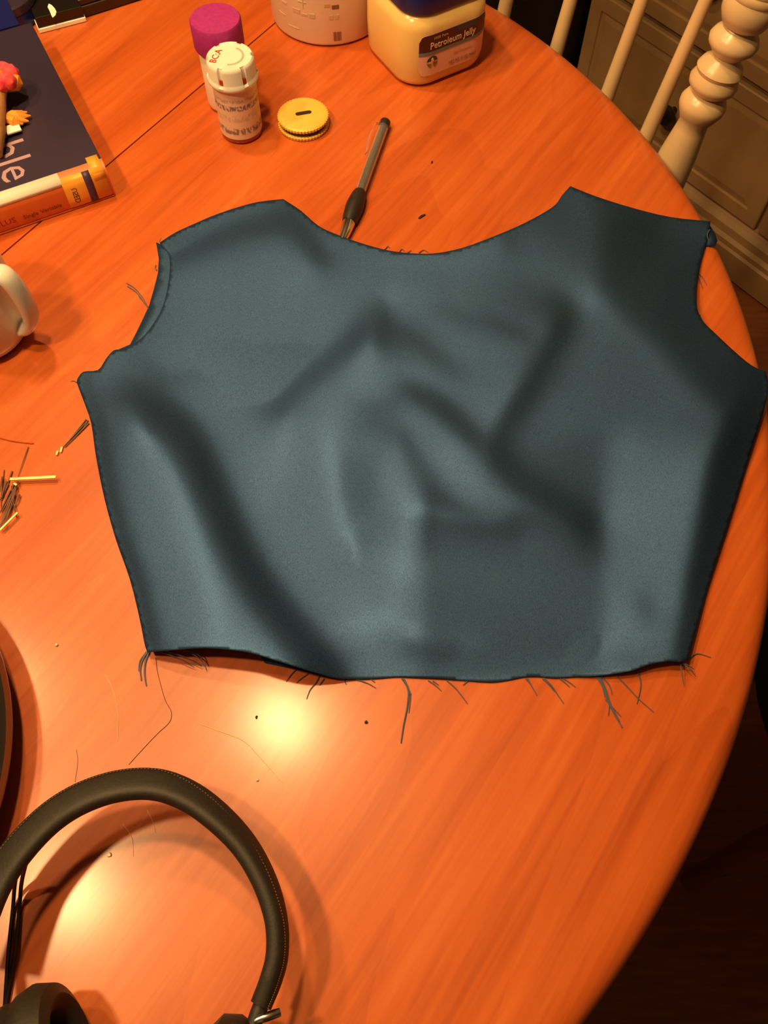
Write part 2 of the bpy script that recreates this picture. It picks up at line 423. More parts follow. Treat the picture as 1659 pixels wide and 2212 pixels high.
for i in range(len(rail) - 1):
    for a in range(12): fs.append((i * 12 + a, i * 12 + (a + 1) % 12, i * 12 + 12 + (a + 1) % 12, i * 12 + 12 + a))
fs += [tuple(range(12)), tuple(range(len(rail) * 12 - 12, len(rail) * 12))]
mesh('top_rail', vs, fs, M['cream'], chair)
ud = Vector((outd.x, outd.y, 0)); ut = Vector((-outd.y, outd.x, 0)); sc = Vector((TC.x, TC.y, 0)) + ud * .46
seat_pts = []
for k in range(40):
    a = 2 * PI * k / 40; x_, y_ = math.cos(a), math.sin(a)
    q = abs(x_) ** 3 + abs(y_) ** 3; s_ = q ** (-1 / 3); seat_pts.append((x_ * s_, y_ * s_))
rings = []
for z, k in ((.405, .90), (.412, .97), (.425, 1), (.44, 1), (.449, .96), (.447, .80), (.441, .4)):
    rings.append([sc + ud * (p[0] * .205 * k) + ut * (p[1] * .215 * k) + CZ * z for p in seat_pts])
v, f = loft(rings); mesh('seat', v, f, M['cream'], chair)
for sx, sy in ((1, 1), (1, -1), (-1, 1), (-1, -1)):
    p0 = sc + ud * .14 * sx + ut * .15 * sy + CZ * .41; p1 = sc + ud * .19 * sx + ut * .20 * sy
    ax = (p1 - p0).normalized()
    v, f = lathe([(.011, 0), (.016, .05), (.012, .09), (.018, .11), (.012, .13), (.017, .20), (.020, .27), (.014, .31), (.016, .33), (.010, (p1 - p0).length)], p0, ax, n=14)
    mesh('leg', v, f, M['cream'], chair)
for sx in (1, -1):
    v, f = tube([sc + ud * .165 * sx + ut * .175 + CZ * .2, sc + ud * .165 * sx + CZ * .2, sc + ud * .165 * sx - ut * .175 + CZ * .2], [.007, .011, .007], 10)
    mesh('stretcher', v, f, M['cream'], chair)

# stool with a dark green cushion past the right rim of the table
sp = at(1668, 1452, -.27); st = empty('cushioned_stool', (sp.x + .165, sp.y - .02, 0)); stc = Vector((sp.x + .165, sp.y - .02, 0))
tag(st, 'stool with a dark green cushion beyond the rim of the table', 'stool')
v, f = lathe([(.001, .44), (.16, .44), (.172, .452), (.175, .466), (.168, .482), (.14, .490), (.001, .494)], stc, n=40); mesh('cushion', v, f, M['green'], st)
v, f = lathe([(.001, .415), (.155, .415), (.158, .43), (.155, .44), (.001, .44)], stc, n=40); mesh('seat', v, f, M['floor'], st)
for k in range(4):
    a = math.radians(45 + 90 * k); d = Vector((math.cos(a), math.sin(a), 0))
    v, f = tube([stc + d * .11 + CZ * .42, stc + d * .14 + CZ * .2, stc + d * .165], [.014, .017, .011], 10); mesh('leg', v, f, M['floor'], st)

# ---------------------------------------------------------------- the satin bodice
def poly_interp(pts, n=4):
    return [(p.x, p.y) for p in smoothpts([Vector((a, b, 0)) for a, b in pts], n)]
TOP = [(345, 524), (372, 506), (400, 492), (470, 462), (540, 440), (580, 433), (612, 430)]
NECK = [(612, 430), (650, 455), (690, 489), (740, 511), (790, 528), (840, 541), (890, 547), (940, 547), (1000, 535), (1060, 513), (1120, 488), (1170, 462), (1200, 442), (1214, 422), (1232, 402)]
SHR = [(1232, 402), (1290, 425), (1370, 450), (1450, 469), (1535, 478)]
ARMR = [(1535, 478), (1532, 500), (1524, 530), (1512, 570), (1504, 620), (1506, 665), (1520, 695), (1545, 720), (1590, 762), (1625, 790), (1655, 803)]
SIDER = [(1655, 803), (1660, 840), (1652, 880), (1635, 935), (1605, 1030), (1573, 1134), (1533, 1256), (1508, 1345), (1486, 1424)]
BOT = [(1486, 1424), (1470, 1430), (1448, 1428), (1430, 1430), (1400, 1436), (1360, 1450), (1290, 1460), (1240, 1462), (1200, 1465), (1160, 1462), (1130, 1463), (1100, 1469), (1060, 1474), (1000, 1470), (900, 1464), (850, 1463), (800, 1467), (735, 1466), (690, 1455), (640, 1440), (590, 1425), (540, 1410), (480, 1402), (430, 1400), (380, 1404), (318, 1409)]
SIDEL = [(318, 1409), (312, 1390), (300, 1330), (280, 1250), (250, 1165), (225, 1075), (207, 985), (197, 915), (182, 870), (167, 830), (167, 818)]
ARML = [(167, 818), (180, 803), (212, 799), (228, 776), (245, 757), (262, 754), (284, 745), (300, 735), (322, 712), (345, 676), (358, 640), (365, 600), (367, 566), (362, 545), (352, 534), (345, 524)]
def outline(parts, n=3):
    out = []
    for p in parts: out += poly_interp(p, n)[:-1]
    return out
OUT = outline([TOP, NECK, SHR, ARMR, SIDER, BOT, SIDEL, ARML])

def pdist(P, line, signed=False):
    """distance of points P (n,2) to a polyline; signed: + on the image-right side when walking DOWN the picture... see below; also param 0..1"""
    L = np.array(line, float); best = np.full(len(P), 1e9); perp = np.zeros(len(P)); sg = np.zeros(len(P)); tt = np.zeros(len(P))
    seg = np.linalg.norm(L[1:] - L[:-1], axis=1); cum = np.concatenate([[0], np.cumsum(seg)]); tot = cum[-1]
    for i in range(len(L) - 1):
        a, b = L[i], L[i + 1]; d = b - a; l = seg[i]
        t = ((P - a) @ d) / (l * l)
        tc = np.clip(t, 0, 1); q = a + tc[:, None] * d; ds = np.linalg.norm(P - q, axis=1)
        cr = -(d[0] * (P[:, 1] - a[1]) - d[1] * (P[:, 0] - a[0])) / l   # + = left of the walk as seen on the picture
        m_ = ds < best
        if signed:                                              # past the ends measure square to the end segment
            ov = ((i == 0) & (t < 0)) | ((i == len(L) - 2) & (t > 1)); dd = np.where(ov, np.abs(cr), ds)
        else: dd = ds
        perp[m_] = dd[m_]; best[m_] = ds[m_]; sg[m_] = np.sign(cr[m_]); 
        # allow the parameter to run past the ends
        te = t.copy()
        if i > 0: te = np.maximum(te, 0)
        if i < len(L) - 2: te = np.minimum(te, 1)
        tt[m_] = (cum[i] + te[m_] * l) / tot
    return (perp if signed else best), sg, tt, tot

# heights of the lying cloth above the table in hundredths of a millimetre, one every 14 px along and down
CLOTH_HEIGHTS = [
 [144, 144, 144, 144, 144, 145, 146, 147, 148, 150, 153, 156, 161, 165, 171, 178, 185, 193, 201, 209, 217, 225, 233, 240, 246, 251, 255, 257, 258, 256, 251, 244, 233, 221, 208, 197, 191, 191, 198, 213, 233, 259, 290, 323, 360, 399, 441, 485, 532, 582, 635, 691, 751, 815, 883, 955, 1031, 1111, 1193, 1279, 1366, 1454, 1543, 1631, 1717, 1800, 1879, 1952, 2019, 2079, 2131, 2176, 2212, 2241, 2263, 2278, 2289, 2296, 2300, 2302, 2298, 2282, 2246, 2185, 2099, 1989, 1860, 1717, 1567, 1414, 1263, 1119, 985, 861, 750, 652, 566, 491, 428, 373, 327, 288, 256, 228, 206, 187, 173, 161, 153, 148, 145],
 [144, 145, 145, 145, 145, 146, 146, 148, 149, 151, 154, 157, 161, 166, 172, 179, 186, 194, 203, 211, 219, 227, 235, 242, 248, 253, 257, 260, 260, 259, 255, 248, 238, 226, 213, 201, 195, 196, 205, 221, 243, 271, 302, 338, 376, 416, 459, 504, 551, 602, 655, 712, 772, 837, 905, 977, 1053, 1133, 1216, 1301, 1388, 1476, 1565, 1652, 1737, 1820, 1897, 1969, 2035, 2093, 2144, 2186, 2221, 2248, 2268, 2282, 2292, 2298, 2303, 2307, 2308, 2297, 2264, 2204, 2116, 2003, 1871, 1725, 1571, 1415, 1262, 1116, 981, 857, 746, 648, 563, 489, 426, 373, 327, 289, 256, 229, 206, 188, 173, 161, 153, 148, 145],
 [146, 146, 146, 146, 147, 147, 148, 149, 150, 152, 155, 158, 163, 168, 174, 181, 189, 197, 206, 215, 223, 231, 238, 245, 251, 256, 260, 263, 264, 263, 261, 256, 247, 235, 222, 210, 203, 205, 217, 237, 262, 293, 328, 365, 406, 448, 492, 539, 588, 639, 694, 751, 812, 877, 946, 1019, 1095, 1175, 1257, 1342, 1429, 1517, 1605, 1691, 1775, 1856, 1932, 2001, 2064, 2119, 2167, 2205, 2236, 2260, 2277, 2288, 2295, 2301, 2308, 2317, 2327, 2328, 2300, 2241, 2149, 2031, 1892, 1738, 1578, 1416, 1259, 1110, 972, 847, 736, 640, 556, 484, 423, 371, 327, 289, 257, 230, 207, 188, 173, 161, 153, 147, 145],
 [147, 147, 148, 148, 148, 149, 149, 151, 152, 154, 157, 160, 165, 170, 176, 184, 192, 201, 210, 219, 227, 234, 241, 247, 253, 258, 262, 265, 266, 267, 267, 264, 258, 248, 235, 221, 213, 218, 235, 260, 290, 325, 364, 405, 448, 493, 540, 589, 639, 692, 747, 806, 867, 933, 1002, 1075, 1152, 1231, 1313, 1398, 1484, 1571, 1658, 1743, 1825, 1904, 1976, 2043, 2102, 2152, 2195, 2229, 2255, 2274, 2287, 2295, 2299, 2304, 2312, 2328, 2352, 2370, 2339, 2281, 2185, 2060, 1913, 1752, 1586, 1419, 1256, 1104, 964, 839, 730, 636, 555, 486, 427, 377, 334, 297, 265, 238, 214, 194, 178, 165, 156, 150, 147],
 [149, 150, 150, 150, 150, 151, 152, 153, 154, 156, 159, 162, 167, 172, 179, 186, 195, 204, 213, 222, 230, 237, 243, 248, 252, 256, 260, 262, 264, 265, 267, 270, 269, 263, 251, 235, 222, 234, 259, 290, 326, 366, 409, 454, 501, 549, 598, 649, 701, 755, 811, 870, 933, 998, 1068, 1141, 1217, 1296, 1378, 1462, 1547, 1632, 1717, 1801, 1881, 1957, 2027, 2089, 2143, 2189, 2225, 2254, 2275, 2288, 2297, 2301, 2303, 2304, 2311, 2326, 2352, 2381, 2369, 2317, 2217, 2085, 1932, 1764, 1591, 1418, 1250, 1094, 953, 830, 724, 634, 557, 491, 436, 388, 347, 312, 280, 251, 225, 204, 186, 172, 162, 156, 153],
 [152, 153, 153, 153, 153, 154, 155, 156, 157, 159, 161, 164, 168, 174, 180, 188, 197, 206, 215, 223, 231, 236, 240, 243, 245, 247, 250, 252, 251, 252, 255, 263, 273, 278, 275, 257, 242, 253, 290, 329, 370, 414, 461, 510, 560, 611, 663, 715, 769, 824, 880, 940, 1002, 1068, 1137, 1209, 1284, 1363, 1444, 1526, 1610, 1694, 1778, 1860, 1938, 2011, 2077, 2135, 2184, 2224, 2254, 2276, 2292, 2301, 2306, 2307, 2305, 2304, 2307, 2319, 2340, 2365, 2370, 2331, 2238, 2103, 1944, 1769, 1591, 1412, 1238, 1078, 935, 813, 712, 628, 557, 497, 445, 402, 364, 331, 298, 268, 240, 216, 197, 182, 171, 164, 160],
 [156, 156, 156, 157, 157, 157, 158, 159, 160, 161, 163, 166, 169, 174, 180, 187, 196, 204, 213, 220, 226, 230, 231, 230, 228, 227, 227, 226, 227, 226, 216, 229, 258, 289, 311, 309, 291, 297, 335, 375, 419, 465, 516, 568, 622, 676, 730, 783, 838, 893, 950, 1008, 1070, 1135, 1203, 1275, 1349, 1426, 1506, 1587, 1669, 1752, 1833, 1913, 1989, 2060, 2124, 2178, 2221, 2254, 2278, 2294, 2305, 2311, 2314, 2315, 2308, 2304, 2305, 2314, 2332, 2354, 2364, 2333, 2245, 2110, 1949, 1770, 1585, 1398, 1215, 1050, 905, 786, 692, 617, 553, 499, 452, 414, 381, 351, 318, 286, 256, 230, 209, 192, 181, 173, 169],
 [161, 161, 161, 161, 161, 162, 162, 163, 163, 164, 165, 167, 169, 173, 178, 184, 191, 198, 205, 210, 214, 215, 212, 205, 198, 190, 181, 174, 188, 209, 231, 270, 322, 379, 422, 428, 400, 377, 392, 428, 470, 517, 569, 625, 682, 738, 794, 849, 903, 958, 1014, 1071, 1132, 1196, 1262, 1332, 1405, 1481, 1559, 1638, 1719, 1799, 1879, 1958, 2033, 2102, 2163, 2214, 2253, 2278, 2293, 2304, 2312, 2319, 2321, 2323, 2313, 2306, 2306, 2314, 2329, 2350, 2361, 2331, 2244, 2107, 1940, 1756, 1565, 1372, 1186, 1012, 859, 742, 660, 594, 539, 491, 451, 418, 392, 369, 336, 301, 270, 242, 220, 204, 191, 184, 180],
 [166, 166, 167, 167, 167, 167, 167, 167, 167, 167, 167, 168, 168, 170, 173, 176, 181, 185, 189, 191, 190, 188, 180, 169, 150, 148, 159, 186, 229, 280, 334, 396, 465, 533, 581, 586, 549, 493, 464, 481, 516, 561, 615, 675, 735, 794, 851, 906, 960, 1014, 1068, 1124, 1183, 1245, 1310, 1378, 1450, 1524, 1600, 1677, 1755, 1834, 1912, 1989, 2063, 2131, 2192, 2242, 2277, 2292, 2296, 2302, 2309, 2318, 2316, 2315, 2311, 2308, 2309, 2316, 2330, 2350, 2361, 2330, 2240, 2099, 1927, 1737, 1539, 1339, 1142, 956, 796, 681, 612, 558, 511, 469, 434, 408, 391, 378, 345, 310, 279, 252, 231, 215, 203, 195, 191],
 [173, 173, 173, 173, 173, 173, 173, 173, 172, 171, 170, 168, 167, 165, 164, 164, 164, 164, 162, 158, 149, 137, 128, 135, 149, 178, 222, 280, 347, 418, 488, 559, 630, 694, 738, 742, 703, 629, 554, 525, 549, 592, 648, 712, 775, 837, 896, 951, 1004, 1056, 1109, 1163, 1220, 1280, 1343, 1410, 1480, 1552, 1626, 1701, 1777, 1853, 1929, 2005, 2077, 2145, 2206, 2259, 2299, 2297, 2278, 2279, 2281, 2290, 2295, 2300, 2304, 2307, 2311, 2318, 2332, 2351, 2361, 2329, 2236, 2092, 1916, 1722, 1520, 1314, 1110, 917, 750, 630, 556, 504, 461, 425, 396, 376, 366, 363, 336, 307, 281, 258, 240, 226, 215, 208, 204],
 [182, 182, 182, 182, 182, 181, 181, 180, 178, 176, 173, 170, 166, 161, 155, 148, 141, 133, 122, 109, 98, 108, 133, 173, 222, 280, 345, 414, 480, 547, 612, 676, 737, 793, 832, 842, 820, 753, 656, 579, 562, 600, 661, 730, 798, 863, 924, 979, 1031, 1082, 1133, 1185, 1240, 1298, 1360, 1425, 1493, 1564, 1635, 1708, 1781, 1854, 1928, 2000, 2071, 2137, 2199, 2259, 2287, 2266, 2226, 2223, 2232, 2246, 2261, 2276, 2289, 2301, 2310, 2320, 2334, 2352, 2361, 2329, 2236, 2090, 1913, 1718, 1515, 1309, 1106, 914, 746, 617, 531, 469, 421, 382, 352, 332, 322, 321, 310, 294, 278, 263, 249, 238, 229, 222, 219],
 [192, 193, 192, 192, 192, 191, 190, 188, 186, 183, 179, 173, 167, 158, 146, 131, 111, 85, 77, 87, 113, 157, 214, 278, 344, 407, 464, 516, 552, 598, 646, 696, 747, 794, 832, 857, 872, 838, 754, 653, 586, 587, 645, 720, 797, 867, 930, 987, 1038, 1088, 1138, 1188, 1241, 1298, 1359, 1423, 1490, 1558, 1628, 1698, 1768, 1837, 1906, 1975, 2041, 2101, 2155, 2196, 2222, 2200, 2170, 2165, 2177, 2197, 2220, 2243, 2266, 2286, 2303, 2318, 2333, 2352, 2362, 2332, 2241, 2097, 1921, 1728, 1528, 1327, 1131, 947, 784, 653, 555, 481, 422, 374, 336, 307, 285, 285, 285, 282, 276, 269, 260, 252, 245, 240, 237],
 [206, 206, 206, 206, 205, 204, 202, 200, 197, 193, 187, 180, 172, 160, 145, 122, 88, 80, 100, 142, 200, 265, 333, 396, 448, 491, 514, 544, 573, 605, 641, 681, 723, 766, 806, 839, 865, 875, 826, 735, 640, 595, 627, 702, 776, 845, 908, 968, 1021, 1072, 1121, 1170, 1223, 1279, 1339, 1403, 1469, 1536, 1604, 1672, 1738, 1801, 1863, 1927, 1984, 2032, 2075, 2108, 2125, 2119, 2107, 2107, 2121, 2145, 2173, 2203, 2234, 2262, 2287, 2309, 2330, 2352, 2364, 2338, 2253, 2112, 1940, 1752, 1559, 1367, 1182, 1009, 855, 726, 623, 539, 469, 410, 359, 314, 275, 271, 276, 281, 282, 280, 276, 271, 266, 262, 259],
 [223, 223, 223, 222, 221, 220, 218, 215, 211, 206, 200, 192, 183, 172, 158, 140, 127, 139, 185, 247, 313, 371, 424, 464, 482, 503, 520, 538, 558, 583, 611, 645, 682, 721, 762, 801, 836, 867, 855, 797, 709, 639, 639, 694, 754, 815, 873, 928, 979, 1029, 1081, 1132, 1184, 1241, 1301, 1365, 1431, 1497, 1563, 1628, 1690, 1748, 1802, 1856, 1905, 1947, 1983, 2011, 2029, 2034, 2036, 2044, 2063, 2090, 2123, 2158, 2194, 2229, 2262, 2293, 2321, 2348, 2364, 2345, 2268, 2134, 1968, 1787, 1603, 1423, 1250, 1090, 946, 822, 716, 626, 547, 476, 411, 348, 297, 285, 289, 295, 300, 301, 300, 297, 292, 289, 286],
 [244, 244, 243, 243, 242, 240, 237, 233, 229, 223, 216, 208, 200, 192, 185, 179, 189, 224, 281, 339, 387, 414, 442, 464, 477, 488, 498, 510, 525, 545, 569, 599, 633, 670, 709, 749, 787, 818, 836, 814, 755, 690, 668, 694, 736, 785, 835, 885, 932, 979, 1026, 1075, 1127, 1184, 1246, 1310, 1376, 1441, 1505, 1566, 1624, 1679, 1730, 1779, 1823, 1861, 1893, 1919, 1938, 1951, 1963, 1979, 2003, 2034, 2070, 2109, 2148, 2188, 2228, 2267, 2304, 2340, 2363, 2352, 2285, 2160, 2002, 1831, 1658, 1489, 1330, 1181, 1047, 927, 821, 725, 638, 557, 478, 396, 344, 324, 322, 326, 331, 333, 332, 330, 326, 322, 320],
 [269, 269, 269, 268, 266, 264, 261, 257, 251, 244, 236, 228, 221, 215, 213, 220, 241, 284, 334, 365, 395, 415, 431, 442, 449, 455, 462, 471, 484, 502, 524, 550, 581, 616, 652, 690, 726, 756, 775, 779, 747, 703, 678, 686, 714, 754, 799, 845, 889, 931, 973, 1019, 1070, 1129, 1192, 1258, 1324, 1390, 1450, 1506, 1559, 1611, 1660, 1706, 1747, 1783, 1814, 1840, 1861, 1879, 1897, 1919, 1947, 1980, 2019, 2059, 2100, 2143, 2186, 2231, 2276, 2320, 2357, 2357, 2301, 2186, 2039, 1880, 1719, 1564, 1416, 1279, 1152, 1036, 929, 829, 734, 642, 550, 457, 402, 377, 370, 372, 374, 376, 374, 371, 367, 363, 360],
 [300, 300, 300, 298, 297, 294, 290, 284, 278, 269, 261, 252, 244, 238, 238, 246, 266, 297, 332, 359, 379, 393, 402, 408, 412, 416, 422, 430, 441, 457, 478, 502, 530, 562, 595, 629, 660, 686, 702, 704, 688, 666, 654, 661, 685, 721, 764, 809, 852, 892, 930, 974, 1027, 1088, 1154, 1222, 1288, 1349, 1405, 1456, 1504, 1551, 1597, 1641, 1681, 1717, 1749, 1777, 1802, 1824, 1846, 1871, 1901, 1936, 1974, 2013, 2053, 2094, 2138, 2185, 2237, 2290, 2341, 2353, 2310, 2210, 2077, 1932, 1786, 1644, 1508, 1379, 1259, 1145, 1037, 933, 830, 729, 628, 528, 470, 442, 431, 429, 429, 428, 426, 421, 416, 411, 408],
 [336, 336, 336, 335, 332, 329, 324, 318, 309, 299, 288, 278, 268, 261, 258, 262, 274, 293, 317, 337, 351, 361, 366, 370, 373, 376, 381, 388, 399, 414, 433, 456, 481, 510, 539, 568, 594, 615, 626, 628, 622, 614, 613, 625, 650, 686, 728, 772, 813, 850, 886, 929, 985, 1050, 1120, 1189, 1255, 1315, 1367, 1414, 1457, 1500, 1544, 1587, 1627, 1665, 1700, 1731, 1760, 1787, 1814, 1842, 1874, 1908, 1944, 1978, 2012, 2046, 2084, 2129, 2183, 2244, 2308, 2336, 2310, 2229, 2116, 1989, 1859, 1730, 1605, 1484, 1368, 1256, 1146, 1037, 929, 820, 712, 607, 547, 515, 501, 496, 494, 491, 486, 479, 473, 467, 463],
 [378, 378, 378, 376, 374, 370, 364, 356, 346, 334, 320, 306, 293, 282, 274, 272, 275, 284, 298, 311, 321, 327, 330, 333, 334, 337, 342, 349, 360, 373, 391, 411, 435, 459, 485, 509, 530, 545, 554, 556, 555, 556, 564, 582, 611, 648, 691, 733, 770, 801, 831, 874, 934, 1006, 1080, 1153, 1220, 1279, 1330, 1374, 1415, 1456, 1499, 1543, 1585, 1626, 1665, 1701, 1736, 1769, 1802, 1836, 1870, 1905, 1937, 1963, 1983, 2001, 2026, 2062, 2113, 2177, 2249, 2296, 2294, 2243, 2157, 2052, 1939, 1823, 1708, 1594, 1481, 1369, 1257, 1144, 1030, 916, 803, 695, 631, 597, 580, 572, 566, 561, 554, 545, 537, 530, 525],
 [425, 425, 425, 424, 421, 417, 410, 400, 387, 373, 356, 338, 320, 304, 290, 280, 275, 275, 281, 287, 292, 295, 297, 298, 299, 301, 305, 312, 322, 335, 351, 370, 390, 412, 433, 452, 468, 480, 486, 490, 493, 501, 515, 539, 571, 611, 654, 695, 728, 748, 765, 807, 876, 956, 1037, 1112, 1181, 1241, 1292, 1335, 1375, 1416, 1461, 1507, 1554, 1600, 1644, 1686, 1727, 1768, 1808, 1850, 1891, 1929, 1961, 1979, 1975, 1967, 1966, 1985, 2028, 2089, 2164, 2229, 2261, 2250, 2199, 2120, 2025, 1923, 1817, 1708, 1598, 1486, 1372, 1255, 1137, 1018, 901, 790, 723, 686, 666, 654, 646, 638, 628, 617, 606, 598, 593],
 [476, 476, 476, 476, 474, 469, 461, 449, 434, 416, 395, 372, 350, 327, 307, 290, 278, 269, 268, 268, 268, 268, 267, 266, 266, 268, 272, 279, 288, 300, 314, 331, 348, 366, 384, 399, 411, 420, 425, 430, 437, 448, 468, 497, 535, 579, 626, 669, 699, 712, 710, 737, 821, 909, 994, 1073, 1145, 1207, 1259, 1302, 1340, 1383, 1431, 1482, 1535, 1586, 1634, 1682, 1730, 1779, 1829, 1880, 1932, 1981, 2021, 2039, 2025, 1981, 1934, 1914, 1935, 1989, 2066, 2147, 2211, 2245, 2237, 2189, 2116, 2027, 1930, 1827, 1718, 1606, 1490, 1371, 1249, 1126, 1006, 893, 823, 781, 757, 742, 731, 719, 706, 693, 680, 669, 664],
 [530, 530, 531, 531, 529, 524, 516, 503, 485, 464, 438, 410, 381, 353, 326, 302, 283, 268, 259, 252, 247, 243, 240, 238, 237, 239, 242, 248, 257, 267, 280, 294, 309, 324, 338, 349, 358, 364, 369, 375, 385, 401, 425, 460, 504, 556, 612, 665, 711, 723, 701, 706, 785, 874, 960, 1041, 1115, 1182, 1241, 1284, 1318, 1359, 1415, 1470, 1529, 1585, 1638, 1689, 1742, 1799, 1858, 1921, 1986, 2050, 2109, 2142, 2124, 2046, 1944, 1871, 1861, 1906, 1986, 2077, 2162, 2229, 2260, 2248, 2201, 2131, 2045, 1947, 1842, 1730, 1613, 1491, 1367, 1242, 1119, 1004, 929, 882, 853, 834, 818, 803, 787, 770, 754, 741, 734],
 [584, 585, 587, 588, 587, 583, 574, 560, 540, 515, 484, 451, 415, 380, 346, 315, 288, 267, 252, 240, 230, 222, 217, 213, 212, 212, 215, 221, 228, 238, 249, 261, 273, 284, 295, 303, 309, 314, 318, 325, 337, 357, 387, 428, 482, 546, 617, 703, 777, 793, 749, 723, 770, 856, 940, 1020, 1095, 1167, 1235, 1293, 1343, 1381, 1422, 1474, 1541, 1604, 1658, 1708, 1763, 1826, 1894, 1965, 2042, 2121, 2200, 2247, 2227, 2121, 1976, 1861, 1824, 1861, 1940, 2033, 2124, 2205, 2263, 2285, 2270, 2223, 2152, 2065, 1964, 1855, 1738, 1617, 1492, 1367, 1244, 1127, 1043, 989, 954, 929, 908, 888, 867, 846, 826, 810, 801],
 [635, 637, 640, 643, 644, 642, 634, 619, 597, 568, 533, 493, 451, 408, 367, 329, 296, 269, 247, 229, 215, 204, 196, 191, 189, 189, 192, 196, 203, 211, 220, 229, 239, 247, 255, 260, 264, 267, 271, 279, 293, 317, 353, 404, 470, 551, 663, 792, 895, 910, 844, 789, 802, 861, 938, 1011, 1084, 1156, 1226, 1291, 1353, 1409, 1464, 1521, 1582, 1646, 1702, 1746, 1797, 1867, 1935, 2011, 2094, 2182, 2270, 2319, 2290, 2163, 2000, 1866, 1817, 1848, 1923, 2010, 2096, 2175, 2242, 2289, 2306, 2290, 2243, 2171, 2081, 1978, 1864, 1745, 1622, 1498, 1377, 1261, 1166, 1104, 1059, 1026, 998, 971, 944, 916, 890, 869, 858],
 [679, 682, 688, 694, 698, 698, 692, 678, 655, 622, 582, 537, 487, 437, 387, 341, 303, 270, 242, 220, 202, 188, 178, 172, 169, 169, 171, 175, 180, 186, 194, 201, 208, 213, 218, 220, 222, 224, 228, 237, 254, 282, 325, 387, 469, 593, 754, 925, 1047, 1052, 973, 899, 885, 915, 963, 1019, 1085, 1150, 1216, 1283, 1349, 1416, 1485, 1555, 1626, 1704, 1778, 1845, 1891, 1938, 1991, 2059, 2145, 2232, 2312, 2346, 2297, 2159, 1995, 1870, 1825, 1853, 1920, 1999, 2075, 2144, 2207, 2262, 2302, 2317, 2302, 2256, 2185, 2093, 1986, 1871, 1752, 1632, 1514, 1401, 1301, 1228, 1170, 1125, 1087, 1051, 1013, 976, 942, 914, 899],
 [712, 717, 725, 735, 745, 750, 747, 735, 711, 676, 631, 579, 523, 465, 408, 355, 310, 271, 238, 211, 190, 173, 162, 156, 152, 152, 153, 156, 160, 165, 170, 175, 179, 182, 184, 184, 184, 185, 189, 200, 220, 254, 305, 379, 502, 674, 878, 1075, 1198, 1189, 1107, 1029, 1005, 1016, 1037, 1064, 1102, 1155, 1212, 1274, 1340, 1411, 1487, 1566, 1650, 1739, 1827, 1909, 1982, 2052, 2102, 2149, 2205, 2274, 2334, 2339, 2261, 2118, 1969, 1866, 1834, 1862, 1921, 1990, 2055, 2114, 2168, 2220, 2267, 2304, 2320, 2309, 2265, 2193, 2099, 1991, 1878, 1764, 1651, 1544, 1446, 1362, 1286, 1227, 1175, 1125, 1074, 1022, 976, 940, 919],
 [730, 736, 749, 765, 781, 793, 797, 788, 765, 728, 679, 620, 556, 489, 424, 365, 314, 270, 233, 202, 178, 160, 149, 142, 138, 137, 138, 140, 143, 146, 149, 152, 154, 154, 153, 151, 150, 150, 155, 169, 193, 234, 295, 408, 574, 784, 1009, 1202, 1308, 1291, 1216, 1147, 1126, 1133, 1142, 1146, 1153, 1174, 1217, 1269, 1330, 1401, 1481, 1567, 1658, 1754, 1850, 1942, 2028, 2108, 2178, 2246, 2288, 2322, 2344, 2309, 2202, 2058, 1929, 1853, 1837, 1866, 1919, 1978, 2034, 2084, 2130, 2175, 2221, 2265, 2303, 2323, 2313, 2269, 2194, 2101, 1998, 1891, 1785, 1683, 1588, 1500, 1414, 1334, 1263, 1194, 1123, 1052, 988, 939, 912],
 [728, 737, 753, 777, 804, 827, 839, 836, 814, 776, 722, 657, 585, 508, 435, 371, 315, 267, 227, 193, 167, 148, 137, 130, 127, 126, 126, 127, 128, 129, 131, 131, 131, 129, 126, 123, 120, 120, 127, 146, 178, 228, 327, 480, 678, 900, 1109, 1270, 1350, 1338, 1283, 1230, 1212, 1225, 1236, 1237, 1228, 1223, 1234, 1272, 1323, 1392, 1473, 1564, 1660, 1759, 1859, 1957, 2049, 2134, 2211, 2276, 2324, 2346, 2334, 2258, 2128, 1991, 1886, 1835, 1833, 1864, 1912, 1963, 2010, 2054, 2094, 2134, 2175, 2219, 2265, 2305, 2325, 2313, 2267, 2194, 2104, 2008, 1909, 1813, 1720, 1630, 1542, 1449, 1353, 1258, 1161, 1064, 977, 911, 874],
 [705, 715, 736, 769, 810, 849, 873, 878, 859, 819, 761, 688, 608, 522, 442, 373, 313, 262, 220, 185, 157, 138, 127, 122, 120, 118, 117, 116, 116, 116, 115, 114, 111, 108, 103, 99, 95, 97, 107, 136, 180, 269, 407, 587, 790, 988, 1152, 1253, 1311, 1326, 1298, 1265, 1256, 1266, 1283, 1301, 1300, 1288, 1280, 1288, 1321, 1387, 1469, 1562, 1662, 1763, 1865, 1965, 2060, 2148, 2228, 2296, 2336, 2344, 2298, 2188, 2049, 1926, 1846, 1816, 1825, 1858, 1901, 1944, 1985, 2023, 2060, 2097, 2135, 2176, 2221, 2268, 2308, 2326, 2312, 2266, 2195, 2111, 2020, 1928, 1836, 1744, 1651, 1554, 1442, 1316, 1188, 1059, 943, 854, 805],
